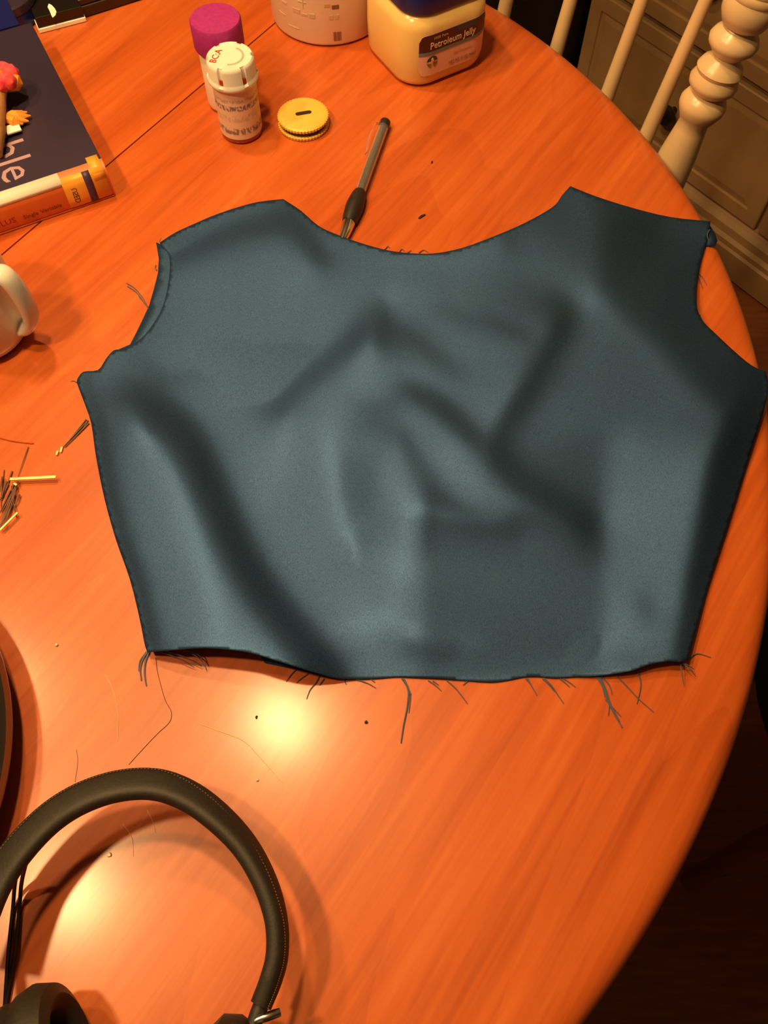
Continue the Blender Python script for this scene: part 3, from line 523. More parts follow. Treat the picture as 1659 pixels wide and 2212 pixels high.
 [661, 671, 695, 739, 801, 861, 902, 914, 895, 853, 793, 721, 637, 540, 449, 377, 313, 259, 214, 177, 148, 129, 121, 118, 116, 113, 111, 109, 107, 105, 102, 99, 95, 91, 85, 80, 78, 82, 96, 147, 234, 363, 525, 704, 877, 1030, 1138, 1217, 1260, 1274, 1268, 1261, 1265, 1279, 1298, 1319, 1338, 1342, 1337, 1333, 1347, 1392, 1474, 1568, 1668, 1770, 1872, 1973, 2070, 2160, 2241, 2308, 2339, 2321, 2237, 2105, 1971, 1869, 1813, 1800, 1816, 1847, 1885, 1923, 1959, 1993, 2028, 2063, 2100, 2139, 2182, 2228, 2275, 2313, 2328, 2311, 2265, 2197, 2116, 2027, 1934, 1837, 1735, 1628, 1509, 1366, 1206, 1041, 889, 772, 709],
 [601, 606, 627, 683, 778, 868, 928, 948, 932, 891, 833, 762, 681, 584, 483, 391, 321, 260, 213, 176, 141, 123, 123, 120, 116, 112, 108, 103, 100, 96, 92, 88, 83, 78, 73, 70, 71, 80, 127, 216, 341, 492, 649, 794, 914, 1023, 1108, 1167, 1202, 1220, 1229, 1238, 1252, 1269, 1290, 1313, 1338, 1364, 1379, 1388, 1398, 1428, 1492, 1585, 1682, 1782, 1883, 1984, 2082, 2174, 2256, 2318, 2330, 2276, 2159, 2019, 1900, 1822, 1787, 1785, 1803, 1833, 1866, 1899, 1932, 1965, 1998, 2032, 2068, 2106, 2146, 2189, 2236, 2282, 2317, 2329, 2310, 2263, 2194, 2110, 2015, 1911, 1798, 1677, 1544, 1393, 1220, 1017, 826, 675, 595],
 [536, 528, 539, 600, 742, 881, 960, 989, 979, 942, 886, 812, 729, 636, 537, 436, 343, 271, 223, 190, 164, 147, 138, 129, 121, 113, 107, 101, 95, 90, 86, 81, 76, 70, 67, 67, 77, 122, 211, 335, 479, 620, 744, 840, 928, 1005, 1068, 1113, 1144, 1167, 1189, 1210, 1232, 1251, 1270, 1292, 1323, 1358, 1393, 1427, 1452, 1482, 1537, 1614, 1703, 1799, 1898, 1998, 2097, 2192, 2277, 2321, 2300, 2205, 2069, 1937, 1839, 1783, 1763, 1768, 1788, 1815, 1844, 1875, 1906, 1938, 1970, 2004, 2039, 2075, 2113, 2154, 2197, 2243, 2288, 2321, 2329, 2307, 2256, 2179, 2084, 1975, 1853, 1719, 1575, 1414, 1225, 1002, 769, 577, 480],
 [487, 467, 463, 517, 728, 913, 1003, 1044, 1047, 1018, 966, 893, 803, 703, 600, 496, 399, 322, 273, 241, 213, 187, 163, 144, 129, 117, 108, 100, 94, 88, 82, 77, 71, 66, 66, 77, 125, 215, 338, 475, 606, 713, 790, 860, 923, 978, 1024, 1061, 1093, 1125, 1159, 1194, 1224, 1242, 1254, 1271, 1310, 1350, 1394, 1440, 1485, 1525, 1575, 1644, 1726, 1818, 1915, 2015, 2115, 2209, 2287, 2301, 2237, 2115, 1976, 1861, 1786, 1749, 1739, 1749, 1769, 1794, 1822, 1851, 1881, 1912, 1944, 1976, 2010, 2045, 2081, 2119, 2159, 2202, 2248, 2291, 2321, 2326, 2298, 2237, 2149, 2040, 1913, 1773, 1621, 1452, 1247, 996, 731, 507, 386],
 [471, 450, 445, 504, 719, 936, 1054, 1121, 1146, 1137, 1102, 1036, 936, 820, 701, 584, 480, 398, 339, 292, 251, 215, 183, 157, 137, 122, 111, 102, 95, 89, 83, 77, 71, 68, 76, 125, 220, 345, 476, 594, 691, 755, 812, 863, 908, 947, 983, 1018, 1055, 1099, 1149, 1203, 1250, 1290, 1304, 1307, 1322, 1351, 1398, 1444, 1493, 1542, 1598, 1667, 1748, 1838, 1934, 2034, 2133, 2227, 2276, 2247, 2146, 2011, 1885, 1792, 1738, 1715, 1714, 1727, 1748, 1773, 1800, 1829, 1858, 1888, 1918, 1949, 1981, 2014, 2047, 2083, 2120, 2160, 2203, 2249, 2292, 2319, 2318, 2281, 2212, 2115, 1993, 1855, 1703, 1527, 1300, 1018, 722, 471, 331],
 [492, 476, 480, 545, 712, 955, 1117, 1220, 1279, 1303, 1298, 1249, 1144, 1005, 857, 708, 576, 470, 391, 328, 275, 231, 195, 166, 144, 128, 116, 107, 101, 96, 91, 85, 79, 80, 124, 220, 349, 481, 588, 660, 724, 773, 815, 854, 889, 918, 949, 986, 1033, 1090, 1160, 1240, 1325, 1405, 1440, 1439, 1427, 1420, 1427, 1453, 1499, 1551, 1611, 1683, 1766, 1857, 1953, 2052, 2147, 2227, 2234, 2161, 2038, 1905, 1798, 1728, 1693, 1682, 1688, 1704, 1727, 1752, 1780, 1807, 1835, 1863, 1892, 1920, 1949, 1979, 2011, 2044, 2079, 2117, 2158, 2203, 2249, 2290, 2313, 2307, 2271, 2202, 2097, 1974, 1824, 1631, 1367, 1047, 723, 455, 305],
 [537, 526, 527, 575, 710, 977, 1200, 1344, 1436, 1498, 1533, 1511, 1410, 1250, 1064, 872, 694, 548, 437, 359, 294, 244, 205, 175, 152, 135, 123, 116, 112, 110, 109, 106, 103, 132, 219, 350, 487, 590, 651, 700, 740, 774, 808, 843, 875, 899, 928, 971, 1027, 1097, 1184, 1289, 1411, 1526, 1597, 1619, 1607, 1576, 1540, 1516, 1522, 1567, 1625, 1698, 1782, 1874, 1971, 2069, 2160, 2200, 2159, 2054, 1922, 1803, 1719, 1671, 1651, 1651, 1664, 1684, 1709, 1735, 1761, 1787, 1812, 1837, 1862, 1888, 1914, 1941, 1970, 2002, 2036, 2073, 2114, 2157, 2203, 2249, 2287, 2311, 2314, 2284, 2212, 2111, 1956, 1725, 1414, 1060, 717, 445, 298],
 [596, 588, 583, 613, 724, 990, 1258, 1452, 1586, 1690, 1765, 1780, 1696, 1531, 1321, 1091, 867, 670, 514, 398, 314, 260, 218, 185, 162, 145, 134, 129, 129, 133, 139, 145, 167, 229, 350, 493, 605, 655, 690, 717, 741, 765, 795, 831, 871, 907, 950, 1007, 1075, 1154, 1248, 1359, 1485, 1598, 1700, 1757, 1778, 1764, 1719, 1659, 1612, 1604, 1651, 1717, 1799, 1891, 1987, 2084, 2149, 2141, 2060, 1936, 1810, 1712, 1651, 1622, 1616, 1626, 1645, 1669, 1693, 1718, 1741, 1764, 1785, 1807, 1828, 1850, 1874, 1899, 1926, 1957, 1992, 2030, 2072, 2115, 2161, 2206, 2252, 2296, 2328, 2336, 2305, 2228, 2055, 1777, 1424, 1045, 696, 436, 301],
 [659, 650, 643, 662, 759, 979, 1282, 1525, 1697, 1840, 1952, 2006, 1958, 1809, 1598, 1354, 1098, 856, 645, 480, 362, 283, 238, 202, 175, 158, 148, 146, 151, 164, 185, 213, 266, 356, 487, 616, 686, 697, 708, 718, 729, 747, 777, 820, 873, 928, 994, 1068, 1149, 1236, 1332, 1436, 1546, 1646, 1739, 1813, 1877, 1902, 1892, 1844, 1772, 1711, 1699, 1750, 1823, 1910, 2001, 2085, 2111, 2057, 1948, 1820, 1710, 1636, 1598, 1587, 1594, 1611, 1633, 1656, 1678, 1699, 1717, 1735, 1752, 1769, 1786, 1806, 1828, 1853, 1880, 1913, 1951, 1992, 2035, 2079, 2124, 2170, 2217, 2270, 2315, 2350, 2353, 2288, 2087, 1770, 1388, 998, 655, 415, 294],
 [717, 706, 693, 694, 759, 939, 1266, 1549, 1740, 1921, 2065, 2156, 2157, 2041, 1856, 1624, 1364, 1095, 840, 620, 451, 336, 272, 225, 195, 176, 167, 167, 177, 199, 235, 288, 366, 471, 589, 685, 706, 708, 706, 704, 707, 723, 756, 810, 879, 957, 1047, 1140, 1233, 1327, 1422, 1515, 1604, 1684, 1765, 1841, 1909, 1960, 2001, 1999, 1954, 1879, 1813, 1803, 1859, 1934, 2016, 2071, 2049, 1960, 1837, 1719, 1632, 1583, 1565, 1568, 1584, 1603, 1623, 1641, 1657, 1671, 1684, 1695, 1706, 1719, 1734, 1753, 1777, 1806, 1837, 1873, 1915, 1959, 2004, 2050, 2097, 2145, 2197, 2252, 2305, 2350, 2362, 2283, 2052, 1708, 1313, 924, 599, 382, 275],
 [768, 753, 730, 711, 741, 881, 1217, 1531, 1739, 1924, 2094, 2218, 2273, 2205, 2060, 1863, 1626, 1360, 1082, 817, 591, 424, 317, 259, 221, 199, 189, 190, 204, 232, 278, 343, 430, 536, 619, 682, 701, 697, 687, 678, 677, 692, 732, 799, 887, 988, 1103, 1214, 1320, 1421, 1515, 1599, 1669, 1723, 1788, 1858, 1928, 1991, 2047, 2091, 2095, 2053, 1978, 1916, 1914, 1964, 2027, 2042, 1979, 1866, 1745, 1647, 1585, 1557, 1554, 1564, 1579, 1594, 1607, 1617, 1625, 1630, 1635, 1639, 1645, 1655, 1670, 1692, 1723, 1760, 1799, 1838, 1882, 1929, 1978, 2028, 2079, 2131, 2186, 2244, 2301, 2347, 2350, 2235, 1971, 1609, 1209, 831, 536, 342, 248],
 [810, 791, 759, 725, 728, 834, 1150, 1479, 1703, 1890, 2052, 2187, 2295, 2297, 2196, 2047, 1853, 1617, 1344, 1055, 781, 554, 396, 301, 257, 228, 215, 216, 230, 261, 309, 375, 457, 546, 619, 666, 679, 671, 657, 644, 640, 656, 703, 785, 892, 1016, 1153, 1283, 1403, 1513, 1612, 1694, 1752, 1781, 1814, 1876, 1941, 2008, 2071, 2128, 2175, 2183, 2143, 2072, 2022, 2024, 2045, 2015, 1919, 1795, 1685, 1609, 1567, 1553, 1554, 1562, 1570, 1576, 1578, 1577, 1575, 1571, 1567, 1565, 1567, 1575, 1593, 1623, 1665, 1712, 1759, 1803, 1849, 1899, 1951, 2005, 2062, 2120, 2180, 2242, 2301, 2345, 2322, 2160, 1863, 1487, 1090, 730, 467, 297, 215],
 [844, 822, 784, 742, 732, 818, 1067, 1403, 1644, 1836, 1995, 2131, 2240, 2307, 2264, 2167, 2028, 1838, 1595, 1307, 1004, 725, 509, 372, 304, 265, 246, 244, 256, 285, 331, 393, 466, 541, 603, 639, 646, 635, 618, 602, 596, 613, 668, 763, 888, 1034, 1190, 1337, 1473, 1595, 1702, 1791, 1852, 1865, 1865, 1901, 1954, 2017, 2082, 2146, 2204, 2253, 2261, 2222, 2156, 2111, 2082, 2010, 1888, 1758, 1659, 1599, 1568, 1557, 1554, 1552, 1548, 1542, 1532, 1521, 1508, 1495, 1484, 1475, 1473, 1484, 1510, 1552, 1602, 1655, 1707, 1757, 1808, 1862, 1919, 1978, 2040, 2104, 2171, 2239, 2306, 2338, 2276, 2064, 1737, 1350, 963, 631, 396, 249, 179],
 [870, 845, 801, 752, 727, 786, 985, 1320, 1575, 1773, 1932, 2065, 2176, 2251, 2265, 2239, 2152, 2013, 1812, 1546, 1236, 922, 653, 464, 356, 308, 281, 274, 283, 308, 349, 403, 467, 530, 580, 607, 608, 594, 574, 555, 547, 563, 622, 728, 869, 1031, 1197, 1357, 1507, 1643, 1762, 1862, 1943, 1957, 1934, 1930, 1969, 2022, 2085, 2150, 2213, 2269, 2313, 2314, 2270, 2211, 2146, 2038, 1892, 1754, 1657, 1601, 1571, 1554, 1541, 1527, 1511, 1493, 1473, 1452, 1432, 1412, 1394, 1380, 1377, 1395, 1430, 1478, 1533, 1591, 1649, 1704, 1760, 1818, 1880, 1944, 2011, 2082, 2155, 2229, 2298, 2313, 2204, 1949, 1596, 1204, 830, 535, 329, 203, 144],
 [887, 860, 810, 751, 707, 736, 898, 1234, 1506, 1709, 1867, 2001, 2116, 2205, 2254, 2263, 2236, 2140, 1982, 1753, 1457, 1128, 818, 580, 431, 360, 321, 306, 310, 330, 365, 412, 465, 516, 555, 572, 567, 550, 527, 507, 496, 509, 565, 674, 830, 1004, 1183, 1358, 1522, 1671, 1800, 1908, 1996, 2021, 2001, 1975, 1988, 2027, 2082, 2145, 2207, 2263, 2307, 2335, 2324, 2284, 2211, 2087, 1928, 1778, 1670, 1606, 1567, 1539, 1514, 1489, 1463, 1435, 1408, 1380, 1353, 1328, 1305, 1288, 1285, 1308, 1350, 1403, 1462, 1523, 1584, 1645, 1706, 1769, 1835, 1904, 1977, 2052, 2131, 2209, 2273, 2264, 2108, 1816, 1446, 1055, 701, 440, 265, 161, 113],
 [899, 869, 814, 744, 680, 679, 811, 1152, 1454, 1649, 1806, 1940, 2059, 2159, 2232, 2273, 2287, 2227, 2107, 1919, 1652, 1327, 995, 713, 520, 412, 365, 342, 339, 353, 381, 420, 463, 502, 529, 537, 526, 505, 481, 459, 446, 454, 502, 600, 772, 965, 1159, 1350, 1530, 1695, 1828, 1938, 2020, 2068, 2061, 2029, 2010, 2035, 2077, 2131, 2188, 2241, 2285, 2315, 2329, 2314, 2257, 2142, 1985, 1826, 1700, 1616, 1559, 1517, 1480, 1445, 1410, 1376, 1343, 1310, 1278, 1248, 1222, 1204, 1201, 1229, 1274, 1330, 1392, 1455, 1519, 1583, 1648, 1716, 1786, 1860, 1937, 2018, 2101, 2183, 2233, 2188, 1991, 1673, 1291, 906, 578, 351, 207, 126, 90],
 [906, 874, 815, 737, 657, 632, 735, 1071, 1385, 1587, 1747, 1882, 2004, 2111, 2199, 2262, 2293, 2284, 2195, 2043, 1815, 1512, 1173, 860, 625, 482, 415, 380, 370, 377, 398, 427, 460, 488, 504, 502, 486, 463, 437, 414, 399, 404, 447, 538, 717, 921, 1130, 1334, 1530, 1709, 1847, 1959, 2044, 2104, 2113, 2087, 2053, 2051, 2073, 2112, 2160, 2208, 2251, 2284, 2310, 2311, 2277, 2189, 2051, 1894, 1751, 1641, 1560, 1499, 1449, 1403, 1360, 1320, 1281, 1244, 1208, 1175, 1146, 1127, 1130, 1157, 1204, 1261, 1324, 1388, 1454, 1521, 1590, 1662, 1736, 1813, 1894, 1978, 2064, 2143, 2177, 2095, 1864, 1526, 1139, 762, 469, 275, 161, 101, 77],
 [912, 879, 817, 735, 648, 609, 689, 994, 1311, 1522, 1688, 1827, 1950, 2062, 2161, 2239, 2291, 2314, 2257, 2136, 1945, 1675, 1348, 1018, 745, 563, 463, 422, 402, 402, 414, 435, 457, 474, 479, 469, 449, 424, 397, 374, 357, 360, 397, 483, 664, 875, 1092, 1308, 1517, 1708, 1854, 1972, 2062, 2123, 2155, 2143, 2104, 2072, 2073, 2093, 2127, 2166, 2205, 2240, 2267, 2284, 2271, 2216, 2111, 1970, 1823, 1691, 1584, 1500, 1431, 1371, 1318, 1269, 1224, 1182, 1143, 1106, 1075, 1053, 1058, 1088, 1137, 1195, 1258, 1324, 1391, 1461, 1533, 1607, 1684, 1764, 1848, 1934, 2019, 2094, 2110, 1994, 1736, 1386, 1001, 644, 384, 220, 129, 87, 73],
 [917, 883, 821, 739, 652, 607, 671, 906, 1228, 1456, 1631, 1773, 1899, 2014, 2119, 2208, 2274, 2308, 2299, 2206, 2050, 1817, 1513, 1180, 879, 659, 528, 468, 437, 427, 431, 442, 454, 459, 455, 439, 415, 388, 361, 338, 321, 321, 352, 430, 610, 824, 1047, 1271, 1490, 1692, 1848, 1975, 2074, 2144, 2189, 2192, 2158, 2108, 2075, 2076, 2091, 2118, 2150, 2183, 2211, 2231, 2239, 2214, 2148, 2040, 1906, 1767, 1641, 1531, 1439, 1359, 1290, 1228, 1174, 1126, 1082, 1042, 1007, 983, 988, 1020, 1070, 1130, 1194, 1261, 1330, 1402, 1475, 1552, 1632, 1714, 1800, 1886, 1969, 2037, 2034, 1888, 1609, 1253, 878, 545, 317, 180, 109, 80, 73],
 [922, 889, 827, 745, 656, 602, 640, 822, 1146, 1394, 1577, 1723, 1851, 1968, 2076, 2173, 2252, 2302, 2321, 2257, 2132, 1937, 1666, 1343, 1024, 768, 602, 512, 474, 454, 447, 448, 449, 445, 432, 411, 385, 357, 330, 306, 289, 287, 312, 380, 556, 771, 997, 1226, 1450, 1660, 1828, 1967, 2078, 2158, 2210, 2233, 2210, 2151, 2092, 2063, 2056, 2066, 2088, 2115, 2144, 2168, 2187, 2183, 2151, 2083, 1981, 1856, 1725, 1599, 1483, 1379, 1286, 1205, 1136, 1077, 1025, 978, 940, 915, 919, 952, 1004, 1064, 1130, 1198, 1269, 1343, 1419, 1497, 1579, 1663, 1749, 1836, 1916, 1976, 1953, 1780, 1484, 1125, 764, 462, 263, 150, 96, 77, 74],
 [927, 895, 833, 751, 659, 588, 595, 737, 1066, 1347, 1528, 1675, 1804, 1923, 2034, 2136, 2223, 2286, 2314, 2296, 2198, 2037, 1802, 1500, 1176, 891, 689, 570, 514, 481, 463, 453, 444, 431, 411, 387, 359, 331, 304, 280, 263, 258, 277, 334, 503, 717, 944, 1174, 1400, 1609, 1793, 1946, 2072, 2168, 2233, 2272, 2258, 2196, 2114, 2052, 2025, 2017, 2024, 2043, 2067, 2090, 2109, 2121, 2116, 2086, 2025, 1933, 1819, 1693, 1563, 1435, 1315, 1209, 1119, 1042, 974, 917, 872, 845, 849, 883, 936, 999, 1066, 1136, 1209, 1285, 1363, 1443, 1526, 1611, 1698, 1785, 1866, 1913, 1866, 1669, 1360, 1001, 655, 393, 223, 130, 89, 77, 76],
 [934, 902, 841, 759, 665, 576, 553, 659, 985, 1284, 1476, 1628, 1759, 1880, 1993, 2099, 2192, 2266, 2311, 2320, 2249, 2119, 1920, 1648, 1330, 1025, 787, 636, 557, 508, 477, 456, 438, 418, 393, 366, 337, 309, 283, 259, 241, 234, 249, 300, 455, 664, 890, 1120, 1346, 1556, 1746, 1911, 2053, 2166, 2249, 2306, 2304, 2240, 2145, 2061, 2003, 1972, 1968, 1974, 1987, 2003, 2019, 2032, 2043, 2040, 2017, 1967, 1887, 1781, 1655, 1517, 1377, 1248, 1132, 1030, 939, 861, 804, 773, 778, 812, 867, 932, 1002, 1075, 1151, 1229, 1308, 1390, 1475, 1561, 1648, 1733, 1810, 1846, 1775, 1556, 1239, 887, 563, 333, 192, 116, 84, 77, 78],
 [942, 911, 851, 769, 673, 575, 531, 606, 903, 1212, 1420, 1581, 1716, 1838, 1952, 2061, 2160, 2243, 2299, 2317, 2288, 2185, 2020, 1781, 1480, 1165, 896, 707, 594, 533, 491, 459, 433, 406, 379, 349, 320, 292, 266, 242, 225, 217, 232, 288, 414, 613, 834, 1061, 1285, 1493, 1684, 1857, 2013, 2145, 2242, 2303, 2331, 2278, 2184, 2097, 2021, 1963, 1928, 1918, 1914, 1916, 1922, 1930, 1940, 1950, 1950, 1934, 1893, 1821, 1719, 1592, 1452, 1312, 1177, 1050, 929, 822, 743, 701, 705, 740, 798, 867, 940, 1017, 1095, 1175, 1256, 1340, 1425, 1511, 1598, 1681, 1754, 1777, 1680, 1443, 1120, 779, 485, 285, 167, 107, 84, 80, 81],
 [951, 921, 864, 783, 688, 589, 535, 587, 810, 1130, 1363, 1535, 1673, 1797, 1912, 2023, 2126, 2216, 2283, 2317, 2315, 2237, 2101, 1897, 1621, 1307, 1012, 787, 642, 560, 504, 463, 429, 398, 367, 337, 307, 279, 253, 231, 213, 205, 215, 264, 369, 559, 774, 995, 1212, 1415, 1605, 1782, 1946, 2090, 2200, 2270, 2315, 2271, 2195, 2125, 2056, 1987, 1928, 1883, 1853, 1836, 1829, 1826, 1827, 1829, 1831, 1827, 1812, 1775, 1711, 1619, 1503, 1373, 1236, 1092, 946, 807, 698, 636, 632, 669, 732, 805, 883, 962, 1043, 1125, 1207, 1292, 1377, 1463, 1549, 1631, 1698, 1706, 1583, 1329, 1004, 675, 419, 249, 150, 103, 87, 86, 88],
 [961, 933, 878, 801, 708, 612, 547, 568, 728, 1050, 1318, 1490, 1631, 1756, 1873, 1985, 2091, 2186, 2263, 2309, 2316, 2277, 2168, 1996, 1749, 1446, 1136, 875, 695, 583, 517, 467, 427, 392, 359, 327, 298, 270, 245, 223, 205, 196, 202, 239, 323, 502, 708, 918, 1121, 1319, 1506, 1683, 1849, 1995, 2104, 2170, 2208, 2172, 2113, 2072, 2034, 1988, 1933, 1874, 1820, 1776, 1745, 1725, 1711, 1695, 1679, 1665, 1653, 1639, 1612, 1563, 1490, 1393, 1273, 1132, 974, 812, 672, 581, 559, 605, 673, 751, 832, 914, 997, 1079, 1163, 1247, 1332, 1419, 1504, 1583, 1643, 1634, 1486, 1218, 896, 587, 362, 220, 140, 105, 94, 96, 99],
 [971, 945, 893, 820, 732, 640, 562, 552, 663, 965, 1252, 1437, 1585, 1714, 1832, 1946, 2054, 2154, 2239, 2298, 2322, 2310, 2222, 2076, 1862, 1579, 1264, 975, 757, 618, 534, 474, 427, 388, 354, 322, 292, 265, 240, 218, 201, 190, 192, 217, 282, 446, 633, 827, 1021, 1212, 1395, 1569, 1731, 1871, 1971, 2027, 2051, 2011, 1954, 1915, 1886, 1857, 1825, 1787, 1746, 1703, 1661, 1624, 1588, 1551, 1515, 1484, 1468, 1461, 1452, 1432, 1396, 1338, 1253, 1137, 988, 820, 659, 547, 514, 560, 629, 709, 791, 873, 956, 1039, 1122, 1206, 1291, 1377, 1461, 1539, 1589, 1558, 1387, 1109, 794, 513, 317, 198, 136, 110, 105, 108, 111],
 [982, 957, 908, 839, 754, 664, 581, 553, 633, 869, 1171, 1377, 1537, 1670, 1790, 1905, 2016, 2119, 2211, 2282, 2321, 2329, 2262, 2141, 1958, 1702, 1394, 1086, 833, 660, 551, 484, 431, 388, 352, 319, 289, 262, 238, 216, 199, 186, 184, 200, 256, 380, 546, 729, 917, 1103, 1280, 1448, 1604, 1736, 1827, 1876, 1891, 1846, 1786, 1744, 1710, 1678, 1647, 1615, 1582, 1548, 1514, 1478, 1439, 1396, 1349, 1308, 1288, 1282, 1277, 1268, 1251, 1220, 1168, 1086, 965, 809, 648, 531, 493, 534, 600, 678, 758, 839, 921, 1002, 1085, 1168, 1252, 1337, 1420, 1495, 1534, 1479, 1286, 1002, 696, 450, 283, 185, 137, 119, 119, 123, 126],
 [991, 967, 922, 856, 774, 685, 599, 553, 598, 778, 1086, 1316, 1487, 1624, 1747, 1863, 1976, 2082, 2180, 2259, 2310, 2324, 2292, 2194, 2039, 1815, 1524, 1208, 925, 715, 581, 500, 439, 392, 353, 319, 289, 261, 237, 215, 197, 183, 175, 179, 208, 291, 441, 621, 808, 990, 1163, 1326, 1477, 1602, 1685, 1729, 1739, 1691, 1630, 1586, 1548, 1512, 1477, 1441, 1406, 1372, 1339, 1305, 1270, 1230, 1184, 1144, 1124, 1117, 1113, 1107, 1095, 1076, 1044, 991, 902, 774, 633, 525, 485, 519, 581, 654, 731, 810, 889, 970, 1051, 1133, 1216, 1299, 1380, 1450, 1477, 1398, 1187, 902, 614, 397, 257, 178, 141, 131, 134, 139, 142],
 [998, 976, 933, 871, 792, 704, 616, 546, 552, 683, 994, 1262, 1435, 1577, 1702, 1819, 1933, 2043, 2145, 2233, 2296, 2324, 2315, 2236, 2107, 1915, 1651, 1340, 1035, 789, 622, 516, 451, 399, 357, 321, 290, 262, 237, 215, 195, 179, 166, 157, 153, 169, 317, 508, 698, 879, 1048, 1208, 1353, 1472, 1550, 1589, 1597, 1548, 1489, 1444, 1405, 1367, 1330, 1293, 1256, 1219, 1183, 1148, 1113, 1077, 1037, 1005, 985, 975, 968, 960, 950, 935, 913, 877, 815, 721, 609, 516, 479, 508, 565, 634, 707, 783, 860, 938, 1018, 1099, 1180, 1262, 1340, 1406, 1418, 1313, 1087, 806, 542, 352, 236, 174, 148, 144, 149, 155, 158],
 [1003, 983, 943, 883, 807, 720, 627, 541, 512, 595, 887, 1178, 1374, 1524, 1653, 1773, 1888, 2001, 2107, 2202, 2277, 2317, 2316, 2270, 2164, 2003, 1772, 1478, 1164, 886, 682, 550, 470, 410, 364, 326, 293, 264, 238, 215, 193, 174, 157, 140, 119, 103, 223, 413, 600, 778, 943, 1098, 1239, 1351, 1422, 1457, 1462, 1417, 1361, 1317, 1278, 1239, 1202, 1165, 1129, 1092, 1057, 1022, 988, 953, 920, 892, 871, 856, 844, 833, 821, 807, 789, 763, 721, 656, 574, 500, 468, 496, 549, 614, 684, 757, 832, 908, 986, 1065, 1145, 1225, 1300, 1359, 1354, 1224, 987, 711, 478, 318, 222, 174, 157, 158, 165, 171, 174],
 [1005, 987, 949, 894, 821, 736, 642, 550, 499, 548, 764, 1074, 1312, 1467, 1601, 1724, 1842, 1956, 2067, 2168, 2253, 2308, 2322, 2298, 2212, 2078, 1882, 1616, 1308, 1007, 764, 597, 492, 426, 374, 332, 298, 267, 240, 215, 193, 173, 154, 135, 114, 94, 176, 351, 528, 698, 856, 1005, 1139, 1243, 1307, 1334, 1333, 1297, 1249, 1205, 1165, 1126, 1089, 1053, 1018, 984, 950, 917, 885, 854, 824, 798, 775, 756, 739, 724, 710, 695, 678, 657, 627, 583, 526, 473, 457, 480, 530, 592, 660, 730, 803, 878, 954, 1032, 1111, 1189, 1260, 1311, 1287, 1134, 890, 626, 421, 287, 210, 176, 167, 172, 179, 186, 190],
 [1005, 988, 954, 902, 834, 752, 662, 573, 504, 517, 661, 958, 1225, 1401, 1546, 1673, 1794, 1911, 2024, 2131, 2224, 2292, 2321, 2305, 2248, 2140, 1978, 1748, 1458, 1149, 872, 666, 531, 450, 389, 342, 304, 272, 244, 219, 196, 177, 159, 145, 133, 134, 176, 327, 489, 646, 795, 935, 1060, 1155, 1210, 1233, 1229, 1198, 1153, 1109, 1067, 1027, 990, 955, 921, 888, 856, 825, 795, 766, 739, 714, 690, 669, 650, 632, 615, 599, 581, 562, 539, 507, 470, 436, 431, 458, 508, 568, 634, 703, 774, 847, 922, 998, 1076, 1152, 1223, 1261, 1214, 1040, 792, 548, 369, 259, 201, 178, 177, 184, 193, 201, 205],
 [1002, 987, 956, 908, 845, 768, 681, 592, 514, 497, 588, 825, 1122, 1331, 1489, 1623, 1746, 1865, 1981, 2091, 2191, 2271, 2315, 2316, 2279, 2191, 2059, 1867, 1608, 1305, 1006, 760, 587, 477, 408, 355, 314, 280, 251, 226, 205, 187, 173, 165, 164, 175, 210, 338, 481, 625, 763, 893, 1006, 1091, 1138, 1157, 1152, 1121, 1076, 1030, 986, 945, 907, 871, 837, 804, 773, 744, 716, 689, 663, 638, 615, 593, 573, 553, 535, 518, 500, 482, 462, 439, 414, 394, 399, 430, 482, 542, 607, 674, 744, 815, 888, 963, 1039, 1114, 1181, 1207, 1135, 943, 693, 476, 325, 236, 194, 181, 186, 196, 206, 214, 218],
 [996, 983, 955, 912, 853, 781, 698, 611, 528, 488, 535, 710, 1022, 1272, 1436, 1574, 1699, 1819, 1937, 2051, 2156, 2245, 2304, 2320, 2292, 2230, 2124, 1969, 1748, 1467, 1163, 883, 668, 524, 432, 375, 329, 293, 263, 239, 219, 205, 196, 194, 202, 225, 274, 374, 499, 629, 757, 876, 978, 1051, 1090, 1105, 1099, 1066, 1020, 972, 926, 883, 843, 806, 770, 737, 706, 676, 649, 622, 597, 573, 550, 528, 507, 488, 469, 451, 433, 416, 398, 380, 363, 352, 364, 400, 454, 515, 580, 646, 714, 782, 853, 926, 1001, 1073, 1136, 1149, 1054, 848, 604, 409, 284, 216, 189, 186, 195, 207, 218, 226, 231],
 [987, 975, 950, 912, 859, 792, 714, 630, 549, 486, 496, 619, 922, 1198, 1378, 1525, 1654, 1776, 1895, 2010, 2120, 2216, 2288, 2319, 2307, 2263, 2177, 2052, 1871, 1625, 1332, 1035, 781, 596, 476, 405, 351, 311, 280, 257, 240, 229, 225, 228, 244, 276, 331, 419, 532, 652, 770, 879, 969, 1030, 1063, 1074, 1067, 1033, 984, 935, 887, 842, 800, 760, 723, 689, 656, 625, 597, 570, 544, 520, 496, 475, 454, 434, 415, 397, 379, 363, 347, 332, 320, 314, 331, 372, 428, 490, 555, 620, 684, 749, 816, 887, 961, 1031, 1089, 1090, 973, 758, 525, 351, 250, 201, 187, 191, 205, 218, 230, 238, 242],
